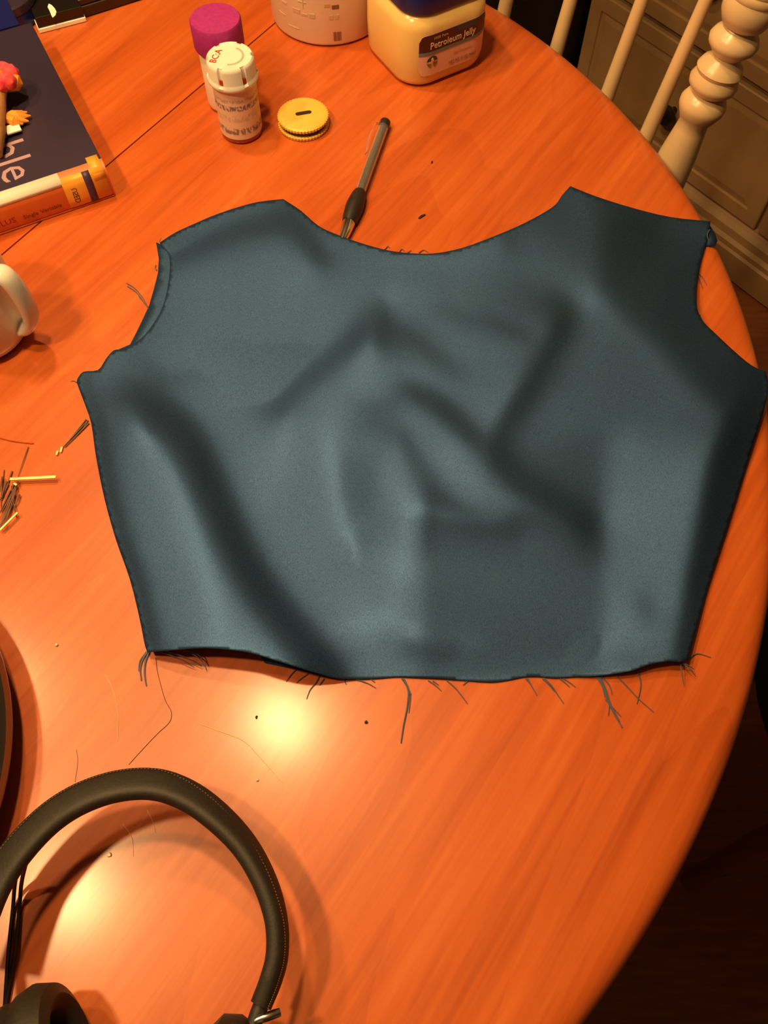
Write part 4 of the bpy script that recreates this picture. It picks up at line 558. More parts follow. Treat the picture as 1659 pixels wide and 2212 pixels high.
 [974, 964, 942, 908, 861, 799, 726, 645, 564, 493, 482, 573, 819, 1117, 1320, 1477, 1611, 1735, 1854, 1971, 2083, 2185, 2267, 2313, 2315, 2279, 2217, 2117, 1973, 1769, 1504, 1209, 928, 700, 542, 441, 380, 336, 305, 283, 268, 261, 260, 268, 288, 326, 384, 468, 573, 685, 796, 895, 974, 1024, 1050, 1058, 1050, 1015, 965, 914, 864, 817, 774, 732, 693, 657, 623, 591, 560, 532, 505, 480, 456, 434, 412, 392, 373, 355, 338, 322, 308, 295, 285, 283, 304, 347, 406, 471, 536, 598, 658, 716, 779, 847, 920, 990, 1043, 1030, 895, 674, 459, 307, 228, 194, 189, 200, 215, 229, 241, 249, 253],
 [958, 950, 931, 901, 859, 803, 735, 658, 578, 504, 477, 541, 734, 1042, 1268, 1435, 1572, 1697, 1817, 1935, 2048, 2154, 2243, 2302, 2319, 2296, 2249, 2168, 2053, 1891, 1667, 1393, 1105, 843, 641, 504, 419, 371, 338, 316, 303, 298, 300, 311, 335, 374, 435, 517, 617, 724, 828, 919, 987, 1028, 1048, 1053, 1044, 1007, 956, 904, 853, 805, 760, 717, 676, 638, 602, 569, 537, 507, 479, 453, 427, 404, 382, 361, 342, 324, 307, 292, 278, 267, 259, 259, 282, 329, 391, 458, 524, 584, 635, 685, 742, 809, 883, 955, 1002, 975, 828, 609, 414, 286, 220, 197, 198, 212, 227, 240, 251, 259, 263],
 [940, 932, 917, 891, 854, 804, 741, 668, 590, 515, 472, 506, 658, 972, 1230, 1397, 1537, 1663, 1784, 1902, 2016, 2124, 2219, 2288, 2318, 2307, 2266, 2204, 2114, 1988, 1810, 1575, 1300, 1022, 781, 602, 485, 415, 382, 359, 346, 341, 345, 358, 382, 422, 482, 563, 659, 762, 861, 945, 1003, 1036, 1051, 1055, 1044, 1007, 955, 901, 850, 800, 754, 710, 668, 628, 591, 556, 523, 491, 462, 434, 408, 383, 360, 339, 319, 301, 284, 270, 257, 246, 240, 241, 267, 316, 381, 451, 520, 578, 621, 658, 711, 779, 856, 929, 970, 929, 772, 561, 385, 277, 223, 207, 212, 226, 240, 252, 262, 268, 271],
 [918, 912, 899, 878, 845, 801, 744, 676, 602, 528, 470, 478, 595, 897, 1176, 1356, 1503, 1633, 1755, 1873, 1989, 2098, 2197, 2273, 2313, 2313, 2282, 2229, 2162, 2065, 1929, 1740, 1498, 1228, 965, 745, 587, 490, 443, 412, 396, 390, 393, 405, 428, 466, 523, 602, 695, 795, 890, 967, 1017, 1044, 1056, 1059, 1048, 1010, 958, 904, 851, 801, 754, 709, 666, 625, 586, 550, 515, 482, 451, 422, 394, 369, 345, 323, 302, 284, 267, 252, 240, 230, 225, 227, 254, 305, 373, 447, 521, 579, 617, 645, 691, 767, 846, 918, 951, 892, 726, 524, 367, 277, 234, 223, 230, 242, 253, 264, 272, 277, 280],
 [894, 889, 879, 862, 834, 795, 744, 681, 611, 539, 475, 469, 564, 813, 1111, 1313, 1472, 1606, 1731, 1851, 1967, 2078, 2178, 2259, 2308, 2317, 2295, 2253, 2200, 2126, 2024, 1881, 1686, 1444, 1181, 933, 733, 596, 515, 476, 454, 443, 443, 452, 471, 505, 557, 629, 717, 813, 903, 975, 1021, 1047, 1060, 1063, 1053, 1015, 963, 909, 856, 806, 758, 712, 668, 626, 586, 548, 512, 477, 445, 414, 385, 358, 333, 309, 288, 269, 252, 237, 225, 215, 210, 214, 241, 293, 363, 440, 513, 578, 621, 655, 705, 779, 856, 924, 945, 863, 685, 499, 364, 286, 251, 243, 250, 259, 267, 275, 281, 285, 287],
 [868, 865, 857, 843, 820, 787, 742, 685, 619, 549, 484, 466, 539, 740, 1050, 1274, 1445, 1586, 1714, 1835, 1952, 2064, 2165, 2250, 2304, 2320, 2306, 2273, 2229, 2175, 2100, 1996, 1850, 1652, 1412, 1158, 925, 742, 620, 551, 519, 500, 493, 495, 508, 534, 577, 640, 718, 804, 887, 955, 1004, 1036, 1055, 1063, 1058, 1021, 970, 916, 864, 813, 765, 718, 674, 631, 590, 550, 512, 476, 442, 409, 378, 350, 323, 298, 275, 254, 236, 221, 208, 198, 193, 197, 224, 277, 349, 426, 503, 572, 626, 676, 736, 806, 879, 941, 948, 844, 657, 482, 366, 300, 272, 268, 271, 276, 282, 287, 291, 293, 294],
 [840, 838, 833, 823, 805, 778, 739, 688, 628, 561, 494, 462, 507, 674, 993, 1242, 1425, 1573, 1704, 1827, 1945, 2057, 2159, 2244, 2301, 2321, 2314, 2290, 2256, 2213, 2162, 2090, 1986, 1837, 1637, 1400, 1153, 932, 762, 653, 590, 558, 539, 530, 533, 548, 578, 625, 687, 757, 829, 897, 955, 1001, 1034, 1054, 1057, 1022, 972, 919, 867, 818, 771, 726, 682, 639, 597, 555, 515, 477, 441, 406, 373, 342, 313, 286, 261, 239, 219, 202, 187, 176, 170, 175, 203, 259, 331, 411, 490, 564, 632, 697, 764, 836, 907, 963, 954, 831, 638, 474, 373, 319, 295, 292, 292, 294, 296, 298, 299, 300, 301],
 [811, 811, 808, 802, 789, 768, 736, 693, 639, 578, 515, 465, 483, 619, 944, 1227, 1412, 1565, 1700, 1825, 1945, 2057, 2158, 2244, 2301, 2324, 2321, 2305, 2280, 2250, 2212, 2166, 2096, 1991, 1839, 1636, 1398, 1156, 942, 783, 679, 616, 577, 552, 539, 539, 552, 581, 623, 678, 739, 806, 872, 935, 987, 1032, 1039, 1008, 959, 908, 858, 811, 768, 728, 688, 647, 604, 561, 519, 479, 440, 404, 368, 335, 304, 274, 247, 222, 200, 180, 163, 149, 142, 147, 181, 241, 318, 401, 484, 564, 642, 717, 792, 867, 936, 986, 960, 819, 629, 478, 391, 344, 323, 317, 314, 312, 310, 309, 308, 307, 306],
 [782, 783, 783, 780, 773, 758, 733, 699, 654, 600, 542, 487, 487, 593, 899, 1198, 1398, 1559, 1699, 1828, 1949, 2060, 2161, 2244, 2302, 2326, 2327, 2317, 2302, 2282, 2258, 2226, 2184, 2114, 2005, 1846, 1636, 1394, 1151, 940, 783, 676, 605, 557, 525, 507, 504, 515, 541, 582, 635, 696, 765, 841, 902, 953, 975, 956, 915, 867, 819, 775, 740, 710, 680, 644, 603, 560, 518, 477, 437, 399, 362, 326, 293, 261, 232, 204, 179, 156, 136, 119, 110, 117, 162, 233, 317, 405, 491, 576, 660, 743, 823, 901, 971, 1008, 962, 807, 631, 501, 421, 377, 358, 346, 337, 330, 324, 319, 316, 312, 311],
 [753, 755, 757, 759, 756, 748, 732, 707, 673, 631, 584, 537, 538, 628, 861, 1166, 1382, 1552, 1699, 1831, 1952, 2062, 2160, 2241, 2297, 2323, 2328, 2325, 2318, 2308, 2295, 2277, 2248, 2209, 2132, 2012, 1840, 1618, 1366, 1117, 901, 739, 625, 549, 495, 460, 443, 442, 455, 484, 526, 579, 640, 707, 768, 824, 858, 853, 825, 785, 741, 699, 671, 653, 636, 611, 577, 539, 500, 461, 422, 385, 348, 312, 278, 245, 214, 185, 159, 134, 111, 92, 82, 94, 160, 245, 338, 429, 516, 604, 692, 779, 861, 936, 1002, 1029, 965, 803, 642, 530, 458, 416, 393, 375, 361, 348, 338, 329, 322, 318, 315],
 [725, 728, 733, 738, 741, 740, 733, 718, 696, 668, 638, 609, 617, 694, 867, 1148, 1366, 1539, 1690, 1824, 1945, 2053, 2147, 2223, 2277, 2307, 2319, 2323, 2325, 2323, 2320, 2313, 2299, 2278, 2221, 2129, 1993, 1803, 1562, 1294, 1032, 811, 645, 531, 458, 409, 380, 368, 372, 390, 421, 462, 509, 559, 611, 663, 702, 708, 691, 664, 628, 592, 570, 559, 550, 534, 509, 480, 449, 417, 385, 352, 319, 286, 255, 224, 195, 167, 142, 118, 98, 81, 78, 102, 188, 286, 383, 477, 563, 654, 741, 826, 905, 974, 1031, 1044, 967, 809, 666, 567, 501, 461, 430, 405, 384, 366, 351, 339, 329, 322, 319],
 [698, 702, 709, 718, 726, 732, 734, 730, 722, 710, 700, 697, 716, 792, 942, 1160, 1359, 1529, 1678, 1810, 1929, 2034, 2124, 2197, 2250, 2284, 2302, 2312, 2318, 2321, 2324, 2325, 2322, 2304, 2269, 2197, 2086, 1929, 1712, 1447, 1162, 896, 679, 522, 418, 356, 318, 299, 295, 305, 325, 354, 388, 425, 466, 506, 539, 547, 538, 520, 497, 473, 459, 451, 443, 432, 414, 394, 372, 348, 324, 299, 274, 249, 223, 199, 175, 153, 134, 117, 104, 98, 108, 150, 246, 352, 458, 558, 642, 724, 804, 883, 955, 1011, 1052, 1048, 964, 829, 707, 615, 549, 503, 466, 434, 407, 383, 364, 347, 335, 326, 322],
 [672, 678, 687, 699, 713, 725, 735, 742, 747, 751, 759, 776, 812, 891, 1021, 1193, 1365, 1522, 1665, 1793, 1908, 2009, 2096, 2167, 2221, 2259, 2283, 2298, 2307, 2312, 2317, 2321, 2320, 2306, 2273, 2220, 2128, 1992, 1798, 1547, 1264, 979, 726, 527, 390, 303, 260, 236, 227, 230, 243, 262, 286, 314, 345, 376, 398, 403, 396, 384, 371, 358, 349, 343, 337, 328, 316, 303, 288, 272, 256, 240, 223, 207, 191, 174, 159, 146, 136, 130, 130, 140, 167, 224, 321, 429, 539, 644, 723, 800, 871, 938, 997, 1036, 1062, 1045, 969, 859, 753, 665, 596, 544, 499, 461, 427, 399, 375, 355, 340, 330, 324],
 [650, 656, 667, 683, 700, 718, 736, 753, 769, 787, 810, 844, 896, 977, 1091, 1231, 1378, 1520, 1653, 1775, 1885, 1982, 2066, 2136, 2192, 2233, 2262, 2282, 2295, 2304, 2310, 2313, 2312, 2299, 2267, 2213, 2136, 2009, 1823, 1583, 1316, 1036, 771, 542, 373, 265, 214, 185, 172, 170, 176, 188, 204, 224, 247, 269, 283, 283, 275, 266, 258, 251, 246, 242, 238, 232, 225, 217, 208, 199, 189, 180, 171, 164, 160, 154, 148, 146, 147, 154, 169, 199, 245, 310, 400, 503, 609, 707, 788, 858, 919, 976, 1026, 1057, 1072, 1048, 981, 889, 795, 711, 640, 580, 529, 485, 446, 413, 384, 362, 344, 332, 326],
 [631, 637, 650, 668, 689, 712, 737, 761, 787, 816, 851, 895, 956, 1038, 1141, 1262, 1391, 1520, 1643, 1758, 1863, 1957, 2039, 2108, 2165, 2209, 2243, 2268, 2285, 2297, 2304, 2308, 2306, 2291, 2257, 2200, 2116, 2000, 1823, 1593, 1332, 1060, 800, 555, 367, 247, 189, 154, 135, 127, 127, 133, 143, 156, 171, 183, 185, 180, 171, 164, 159, 155, 152, 151, 149, 147, 144, 141, 137, 133, 129, 125, 122, 121, 136, 139, 143, 152, 166, 185, 214, 265, 324, 390, 468, 561, 660, 752, 833, 904, 964, 1014, 1053, 1074, 1075, 1052, 993, 914, 829, 747, 674, 610, 554, 504, 461, 424, 393, 367, 347, 335, 328],
 [615, 623, 637, 656, 680, 707, 736, 767, 800, 837, 880, 932, 997, 1078, 1175, 1285, 1401, 1520, 1635, 1744, 1844, 1935, 2016, 2085, 2143, 2190, 2227, 2255, 2276, 2291, 2301, 2305, 2301, 2284, 2247, 2187, 2099, 1983, 1812, 1592, 1338, 1070, 807, 568, 379, 252, 185, 140, 114, 100, 96, 97, 103, 110, 118, 121, 110, 101, 93, 88, 85, 84, 84, 85, 86, 87, 88, 89, 89, 89, 88, 89, 92, 100, 117, 130, 146, 166, 190, 220, 256, 309, 372, 441, 518, 606, 699, 788, 869, 939, 998, 1044, 1075, 1088, 1081, 1051, 997, 927, 849, 772, 699, 633, 573, 520, 473, 433, 399, 371, 350, 336, 329],
 [605, 612, 627, 648, 674, 703, 736, 771, 809, 850, 898, 955, 1023, 1103, 1195, 1298, 1408, 1519, 1629, 1733, 1831, 1920, 1999, 2068, 2127, 2175, 2215, 2246, 2270, 2287, 2298, 2302, 2298, 2279, 2240, 2176, 2083, 1959, 1798, 1587, 1341, 1078, 819, 586, 399, 268, 192, 138, 105, 87, 80, 79, 81, 85, 89, 89, 85, 80, 76, 74, 73, 73, 73, 74, 75, 76, 77, 77, 78, 78, 79, 81, 87, 97, 112, 130, 150, 174, 203, 238, 280, 334, 397, 469, 548, 635, 725, 813, 893, 963, 1021, 1064, 1091, 1099, 1087, 1054, 1003, 937, 863, 788, 716, 648, 586, 530, 481, 438, 403, 374, 352, 337, 329],
 [599, 607, 622, 644, 671, 702, 735, 772, 812, 857, 907, 966, 1035, 1114, 1205, 1305, 1411, 1519, 1626, 1728, 1824, 1912, 1990, 2059, 2118, 2168, 2209, 2241, 2267, 2285, 2297, 2302, 2296, 2276, 2236, 2170, 2075, 1946, 1782, 1583, 1342, 1083, 828, 598, 414, 287, 199, 140, 103, 82, 74, 72, 73, 75, 77, 77, 75, 73, 71, 71, 71, 71, 71, 72, 73, 73, 74, 74, 75, 75, 76, 79, 85, 95, 111, 129, 152, 178, 209, 247, 292, 346, 410, 483, 563, 649, 738, 825, 905, 975, 1032, 1074, 1099, 1105, 1091, 1057, 1006, 942, 871, 796, 724, 655, 592, 535, 485, 441, 405, 375, 353, 337, 330]
]
GX0, GY0, GS = 130, 370, 14.0
HG = np.array(CLOTH_HEIGHTS, float) / 1e5
GNY, GNX = HG.shape
def front_height(P):
    """height of the upper panel in metres, smooth (cubic spline) between the grid points"""
    P = np.asarray(P, float); fx = np.clip((P[:, 0] - GX0) / GS, 1, GNX - 2.001); fy = np.clip((P[:, 1] - GY0) / GS, 1, GNY - 2.001)
    i = fx.astype(int); j = fy.astype(int); u = fx - i; v_ = fy - j
    def wts(t): return [(1 - t) ** 3 / 6, (3 * t ** 3 - 6 * t * t + 4) / 6, (-3 * t ** 3 + 3 * t * t + 3 * t + 1) / 6, t ** 3 / 6]
    wu, wv = wts(u), wts(v_); h = 0
    for a in range(4):
        for b in range(4): h = h + wv[a] * wu[b] * HG[np.clip(j + a - 1, 0, GNY - 1), np.clip(i + b - 1, 0, GNX - 1)]
    return np.maximum(h, .0014)
def inside(P, poly):
    P = np.asarray(P); c = np.zeros(len(P), bool); n = len(poly)
    for i in range(n):
        (x1, y1), (x2, y2) = poly[i], poly[(i + 1) % n]
        if y1 == y2: continue
        m_ = ((y1 > P[:, 1]) != (y2 > P[:, 1])) & (P[:, 0] < (x2 - x1) * (P[:, 1] - y1) / (y2 - y1) + x1)
        c ^= m_
    return c
def sheet(name, poly, hfun, step, mt, parent):
    xs = [p[0] for p in poly]; ys = [p[1] for p in poly]; g = []
    j = 0; y = min(ys)
    while y < max(ys):
        x = min(xs) + (step / 2 if j % 2 else 0)
        while x < max(xs): g.append((x, y)); x += step
        y += step * .87; j += 1
    g = np.array(g); g = g[inside(g, poly)]
    d, _, _, _ = pdist(g, list(poly) + [poly[0]]); g = g[d > step * .45]
    # dense boundary
    B = []
    for i in range(len(poly)):
        a, b = np.array(poly[i]), np.array(poly[(i + 1) % len(poly)]); k = max(1, int(round(np.linalg.norm(b - a) / step)))
        for q in range(k): B.append(tuple(a + (b - a) * q / k))
    allp = [Vector(p) for p in B] + [Vector(p) for p in g]
    r_ = delaunay_2d_cdt(allp, [], [list(range(len(B)))], 1, 1e-4)
    P = np.array([tuple(v_) for v_ in r_[0]]); hh = hfun(P)
    vs = [at(P[i, 0], P[i, 1], float(hh[i])) for i in range(len(P))]
    o = mesh(name, vs, [tuple(q) for q in r_[2]], mt, parent)
    # every face looks up
    me = o.data; bm = bmesh.new(); bm.from_mesh(me); bm.normal_update()
    fl_ = [q for q in bm.faces if q.normal.z < 0]
    bmesh.ops.reverse_faces(bm, faces=fl_); bm.to_mesh(me); bm.free()
    me.polygons.foreach_set('use_smooth', [True] * len(me.polygons)); me.update()
    if 'sharp_edge' in me.attributes: me.attributes.remove(me.attributes['sharp_edge'])
    s_ = o.modifiers.new('thickness', 'SOLIDIFY'); s_.thickness = .0004; s_.offset = -1
    return o
bod = empty('satin_bodice', at(900, 1000)); tag(bod, 'teal satin bodice of two sewn fabric panels with frayed hems lying on the table', 'garment')
# frayed nicks in the hem and the neckline
rnd = random.Random(3)
sheet('front_panel', OUT, front_height, 7.5, M['satin'], bod)
BACK = [(352, 530), (337, 523), (340, 540), (343, 560), (341, 590), (333, 622), (322, 660), (308, 690), (296, 715), (281, 744), (262, 752), (245, 760), (240, 800), (215, 850), (230, 920), (260, 1080), (300, 1220), (325, 1340), (345, 1388), (430, 1392), (520, 1398), (560, 1412), (572, 1432), (600, 1438), (650, 1448), (720, 1466), (800, 1462), (1000, 1462), (1200, 1458), (1330, 1450), (1420, 1425), (1470, 1330), (1530, 1180), (1590, 1000), (1610, 880), (1600, 800), (1530, 740), (1480, 650), (1485, 540), (1500, 530), (1545, 531), (1550, 520), (1545, 505), (1536, 490), (1530, 484), (1440, 480), (1340, 470), (1250, 480), (1150, 500), (1050, 530), (900, 560), (780, 545), (660, 510), (600, 470), (500, 480), (420, 510)]
def back_height(P):
    P = np.asarray(P, float)
    f_ = np.exp(-(((P[:, 0] - 1520) / 150) ** 2 + ((P[:, 1] - 440) / 110) ** 2))
    l_ = np.exp(-(((P[:, 0] - 345) / 50) ** 2 + ((P[:, 1] - 535) / 60) ** 2))
    b_ = .0008 + f_ * .0006 + 0 * P[:, 0]; top = front_height(P); ins = inside(P, OUT)
    return np.where(ins, np.minimum(b_, np.maximum(top - .0012, .0004)), b_)
sheet('back_panel', BACK, back_height, 16, M['satin'], bod)

def strand(name, pts, w, mt, parent, zs=.0008):
    P = smoothpts([at(p[0], p[1], p[2] if len(p) > 2 else zs) for p in pts], 5)
    rr = [w * (1 - .55 * i / len(P)) for i in range(len(P))]
    v, f = tube(P, rr, 5); return mesh(name, v, f, mt, parent)
TH = [[(318, 1408), (308, 1425), (303, 1445), (305, 1470)], [(322, 1408), (314, 1430), (312, 1455), (316, 1482)], [(316, 1408), (302, 1428), (299, 1450)],
 [(345, 1408, .004), (380, 1420, .006), (420, 1442, .003)], [(352, 1404, .004), (400, 1420, .006), (436, 1440, .003)], [(385, 1401, .005), (420, 1415, .007), (440, 1432, .005), (446, 1448, .002)], [(395, 1402, .005), (425, 1412, .007), (438, 1426, .005)],
 [(640, 1445), (628, 1458), (618, 1472)], [(665, 1455), (650, 1466), (640, 1475)], [(690, 1460), (682, 1475), (670, 1490), (662, 1510)], [(700, 1466), (690, 1480)], [(742, 1468), (748, 1478)], [(770, 1468), (792, 1475), (812, 1486)], [(800, 1466), (810, 1474)],
 [(870, 1466), (882, 1490), (880, 1525), (872, 1565), (866, 1605)], [(874, 1468), (886, 1500), (883, 1540)], [(868, 1466), (880, 1482), (888, 1500)],
 [(925, 1470), (940, 1480), (953, 1492)], [(935, 1471), (948, 1480)], [(965, 1470), (985, 1488), (1010, 1520)], [(1010, 1471), (1000, 1480)],
 [(1140, 1466), (1150, 1485), (1160, 1502)], [(1136, 1466), (1146, 1478), (1152, 1490)], [(1172, 1466), (1185, 1478), (1198, 1494)], [(1176, 1466), (1192, 1482), (1208, 1506), (1218, 1520)], [(1210, 1466), (1222, 1476), (1230, 1484)], [(1216, 1465), (1230, 1474), (1243, 1484)],
 [(1290, 1462), (1304, 1486), (1312, 1512), (1326, 1540), (1344, 1572)], [(1294, 1462), (1308, 1490), (1318, 1520), (1338, 1558)], [(1288, 1462), (1300, 1480), (1306, 1505)], [(1300, 1462), (1316, 1480), (1322, 1500)], [(1308, 1510), (1325, 1530), (1342, 1548)], [(1297, 1462), (1312, 1500), (1316, 1520), (1314, 1545)],
 [(1330, 1458), (1352, 1480), (1380, 1510), (1412, 1538)], [(1378, 1450), (1384, 1480), (1376, 1520)], [(1390, 1442, .004), (1372, 1452, .003), (1350, 1455, .001)],
 [(1468, 1430, .004), (1484, 1436, .006), (1500, 1446, .003)], [(1470, 1431, .004), (1472, 1450, .006), (1477, 1480, .002)], [(1472, 1430, .004), (1490, 1446, .006), (1503, 1462, .002)], [(1486, 1424, .002), (1506, 1412), (1536, 1420)],
 [(275, 618), (295, 632), (312, 655), (322, 668)], [(274, 612), (290, 622), (306, 640), (320, 664)], [(300, 640), (310, 652), (318, 662)],
 [(166, 826), (158, 822), (152, 824)], [(1512, 680), (1520, 705), (1522, 730)], [(1508, 590), (1518, 600), (1526, 615)], [(1508, 596), (1514, 612), (1518, 622)],
 [(830, 540), (838, 532), (842, 536)], [(905, 546), (915, 540), (925, 545)], [(862, 545), (868, 538), (874, 543)], [(880, 546), (888, 541)], [(338, 584), (335, 578), (337, 572)],
 [(345, 524, .003), (346, 518, .004), (349, 514, .003)], [(1533, 496, .018), (1528, 506, .018), (1530, 520, .016)]]
for p in TH:
    lo = len(p) > 3 or p[0][0] == 1297
    o = strand('thread', p, .0007 if p[0] in ((870, 1466), (1290, 1462), (1294, 1462), (318, 1408), (322, 1408)) else .00042, M['satin_thread'], bod)

# ---------------------------------------------------------------- scraps beside the bodice
def single(name, vs_fs, mt, label, cat, group=None, smooth=True):
    vs, fs = vs_fs; c = sum((Vector(v_) for v_ in vs), Vector()) / len(vs)
    o = mesh(name, [Vector(v_) - c for v_ in vs], fs, mt, None, smooth); o.location = c
    return tag(o, label, cat, group)
def strip(p, q, w, t=.0006, z=.0004):
    a, b = at(p[0], p[1], z + t / 2), at(q[0], q[1], z + t / 2); d = (b - a).normalized(); s_ = Vector((-d.y, d.x, 0))
    return box((a + b) / 2, d, s_, CZ, (b - a).length / 2, w / 2, t / 2)
o = single('metal_strip', strip((21, 1035), (121, 1030), .0022, .0008, .0042), M['brass'], 'bright brass coloured flat pin lying across the dark thread pile', 'pin'); bevel(o, .0002)
single('metal_strip', strip((0, 1145), (38, 1107), .0012, .0006, .0036), M['brass'], 'thin shiny pin slanting along the lower side of the thread pile', 'pin')
single('metal_strip', strip((30, 1044), (36, 1048), .0014, .0006, .0048), M['brass'], 'tiny shiny metal bit touching the brass pin on the thread pile', 'pin')
CL = [((9, 1015), (2, 1100)), ((26, 1018), (4, 1080)), ((61, 965), (38, 1032)), ((18, 1045), (0, 1080)), ((30, 1045), (2, 1105)), ((34, 1050), (6, 1120)), ((26, 1050), (36, 1118)), ((42, 1068), (30, 1095)), ((28, 1080), (0, 1135)), ((14, 1040), (4, 1075)), ((38, 1040), (8, 1140)), ((22, 1060), (-6, 1120)), ((32, 1060), (-2, 1145)), ((5, 1030), (-6, 1090))]
pile = empty('thread_pile', at(15, 1080)); tag(pile, 'small pile of short dark thread clippings under the brass pin', 'threads')
for i, (a, b) in enumerate(CL):
    m_ = ((a[0] + b[0]) / 2 + rnd.uniform(-2, 2), (a[1] + b[1]) / 2)
    strand('thread', [(*a, .0006 + .0002 * i), (*m_, .001 + .0002 * i), (*b, .0006 + .0002 * i)], .0007 if i not in (2, 0) else .0004, M['dark_thread'], pile)
cl2 = empty('thread_clipping', at(160, 935)); tag(cl2, 'dark thread clipping with two shiny tips poking out from under the left side seam', 'thread')
for a, b in (((190, 908), (134, 968)), ((186, 906), (150, 950)), ((192, 914), (140, 966)), ((188, 912), (180, 925))): strand('thread', [(*a, .0008), ((a[0] + b[0]) / 2, (a[1] + b[1]) / 2, .001), (*b, .0008)], .0006, M['dark_thread'], cl2)
for a, b in (((134, 966), (131, 977)), ((125, 974), (122, 983))):
    v, f = strip(a, b, .0012, .0008, .0008); mesh('metal_tip', v, f, M['brass'], cl2, False)
def hair(label, pts, w, mt, name='hair_strand', cat='hair'):
    P = smoothpts([at(p[0], p[1], p[2] if len(p) > 2 else w + .0001) for p in pts], 6); v, f = tube(P, w, 5)
    return single(name, (v, f), mt, label, cat)
hair('long dark hair curling from the frayed hem corner down towards the headband', [(336, 1420, .001), (340, 1450), (350, 1490), (358, 1515), (370, 1538), (366, 1560), (340, 1585), (305, 1622), (278, 1652)], .00016, M['hair'])
hair('short dark hair standing near the top of the headband outside', [(165, 1620), (168, 1645), (162, 1690)], .00010, M['hair'])
hair('pale fine hair curving through the bright lamp reflection', [(428, 1562), (470, 1578), (525, 1600), (560, 1635), (610, 1690)], .00020, M['pale_hair'])
hair('pale fine hair between the hem corner and the headband', [(228, 1458), (245, 1492), (255, 1540), (254, 1600)], .00016, M['pale_hair'])
hair('pale fine hair inside the loop of the headband', [(265, 1780), (285, 1810), (288, 1850)], .00012, M['pale_hair'])
hair('pale short hair just below the headband arch', [(318, 1750), (330, 1775), (336, 1800)], .00012, M['pale_hair'])
hair('thin brown thread lying straight above the clipping pile', [(0, 946), (30, 953), (72, 958)], .0005, M['wood'], 'thread_scrap', 'thread')
def fleck(x, y, r, label, mt, ax=1.0, rot=0):
    c = at(x, y, .0008); ux = Vector((math.cos(rot), math.sin(rot), 0)); uy = Vector((-ux.y, ux.x, 0)); vs, fs = [], []
    rows = []
    for i in range(1, 4):
        ph = PI * i / 4; rows.append([c + (ux * math.cos(2 * PI * k / 8) * r * ax + uy * math.sin(2 * PI * k / 8) * r * (.8 + .3 * (k % 3))) * math.sin(ph) + CZ * .0007 * math.cos(ph) for k in range(8)])
    single('lint_fleck', loft(rows), mt, label, 'lint')
fleck(911, 467, .0010, 'dark elongated lint fleck between the pen and the right shoulder', M['lint'], 4.0, math.radians(38))
fleck(791, 1560, .0009, 'single black speck below the middle of the frayed hem', M['lint'], 1.2)
fleck(933, 350, .0005, 'tiny dark splinter right of the pen on bare wood', M['lint'], 3.0, math.radians(65))
fleck(122, 1393, .0009, 'pale crumb on the bare wood left of the hem corner', M['pale_hair'])
fleck(236, 1847, .0011, 'pale crumb inside the headband loop beside the lamp reflection', M['pale_hair'])
fleck(554, 1549, .0006, 'dark crumb inside the bright lamp reflection', M['lint'], 1.8, 1.2)
fleck(556, 1700 - 15, .0007, 'pale crumb close outside the headband arch', M['pale_hair'])

# ---------------------------------------------------------------- petroleum jelly jar
e33 = Vector((math.cos(math.radians(31)), math.sin(math.radians(31)), 0)); e123 = Vector((-e33.y, e33.x, 0))
corner = at(880, 192); JS = .0435
jc = Vector((corner.x + .0008, corner.y - .009, TZ)) + (e33 + e123) * JS
jar = empty('jelly_jar', jc); tag(jar, 'square jar of yellow petroleum jelly with a blue lid and brown label', 'jar')
JR = .024
def jring(z, k, r=JR): return rrect(Vector((jc.x, jc.y, TZ + z)), e33, e123, JS + k, JS + k, r + k * .5, 10)
v, f = loft([jring(0.0005, -.008, .020), jring(.0006, -.005), jring(.003, -.0015), jring(.007, .0), jring(.03, .0008), jring(.052, .0004), jring(.058, -.001), jring(.062, -.005), jring(.064, -.007)])
mesh('jar_body', v, f, M['jelly'], jar)
v, f = loft([jring(.064, -.0062), jring(.0645, -.004), jring(.066, -.0035), jring(.082, -.004), jring(.0845, -.0055), jring(.0855, -.009), jring(.0845, -.012)])
lid = mesh('lid', v, f, M['lid_blue'], jar)
# perimeter walk: u = 0 at the near corner, growing along the face to the right
per = []
def jface(u, z, out=.0003):
    """point on the body's wall: u metres past the middle of the near corner towards the right face"""
    s = JS + .0006; arc = (PI / 2) * JR; ln = 2 * (s - JR)
    # near corner centre
    cc = jc - e33 * (s - JR) - e123 * (s - JR)
    if u < arc / 2:
        a = u / JR; dirn = (-(e33) - e123).normalized()
        # rotate from the corner direction towards -e123
        th = math.atan2(dirn.y, dirn.x) + a
        nrm = Vector((math.cos(th), math.sin(th), 0)); p = cc + nrm * (JR + out)
    elif u < arc / 2 + ln:
        nrm = -e123; p = cc + nrm * (JR + out) + e33 * (u - arc / 2)
    else:
        cc2 = jc + e33 * (s - JR) - e123 * (s - JR); a = (u - arc / 2 - ln) / JR
        th = math.atan2(-e123.y, -e123.x) + a; nrm = Vector((math.cos(th), math.sin(th), 0)); p = cc2 + nrm * (JR + out)
    return Vector((p.x, p.y, TZ + z))
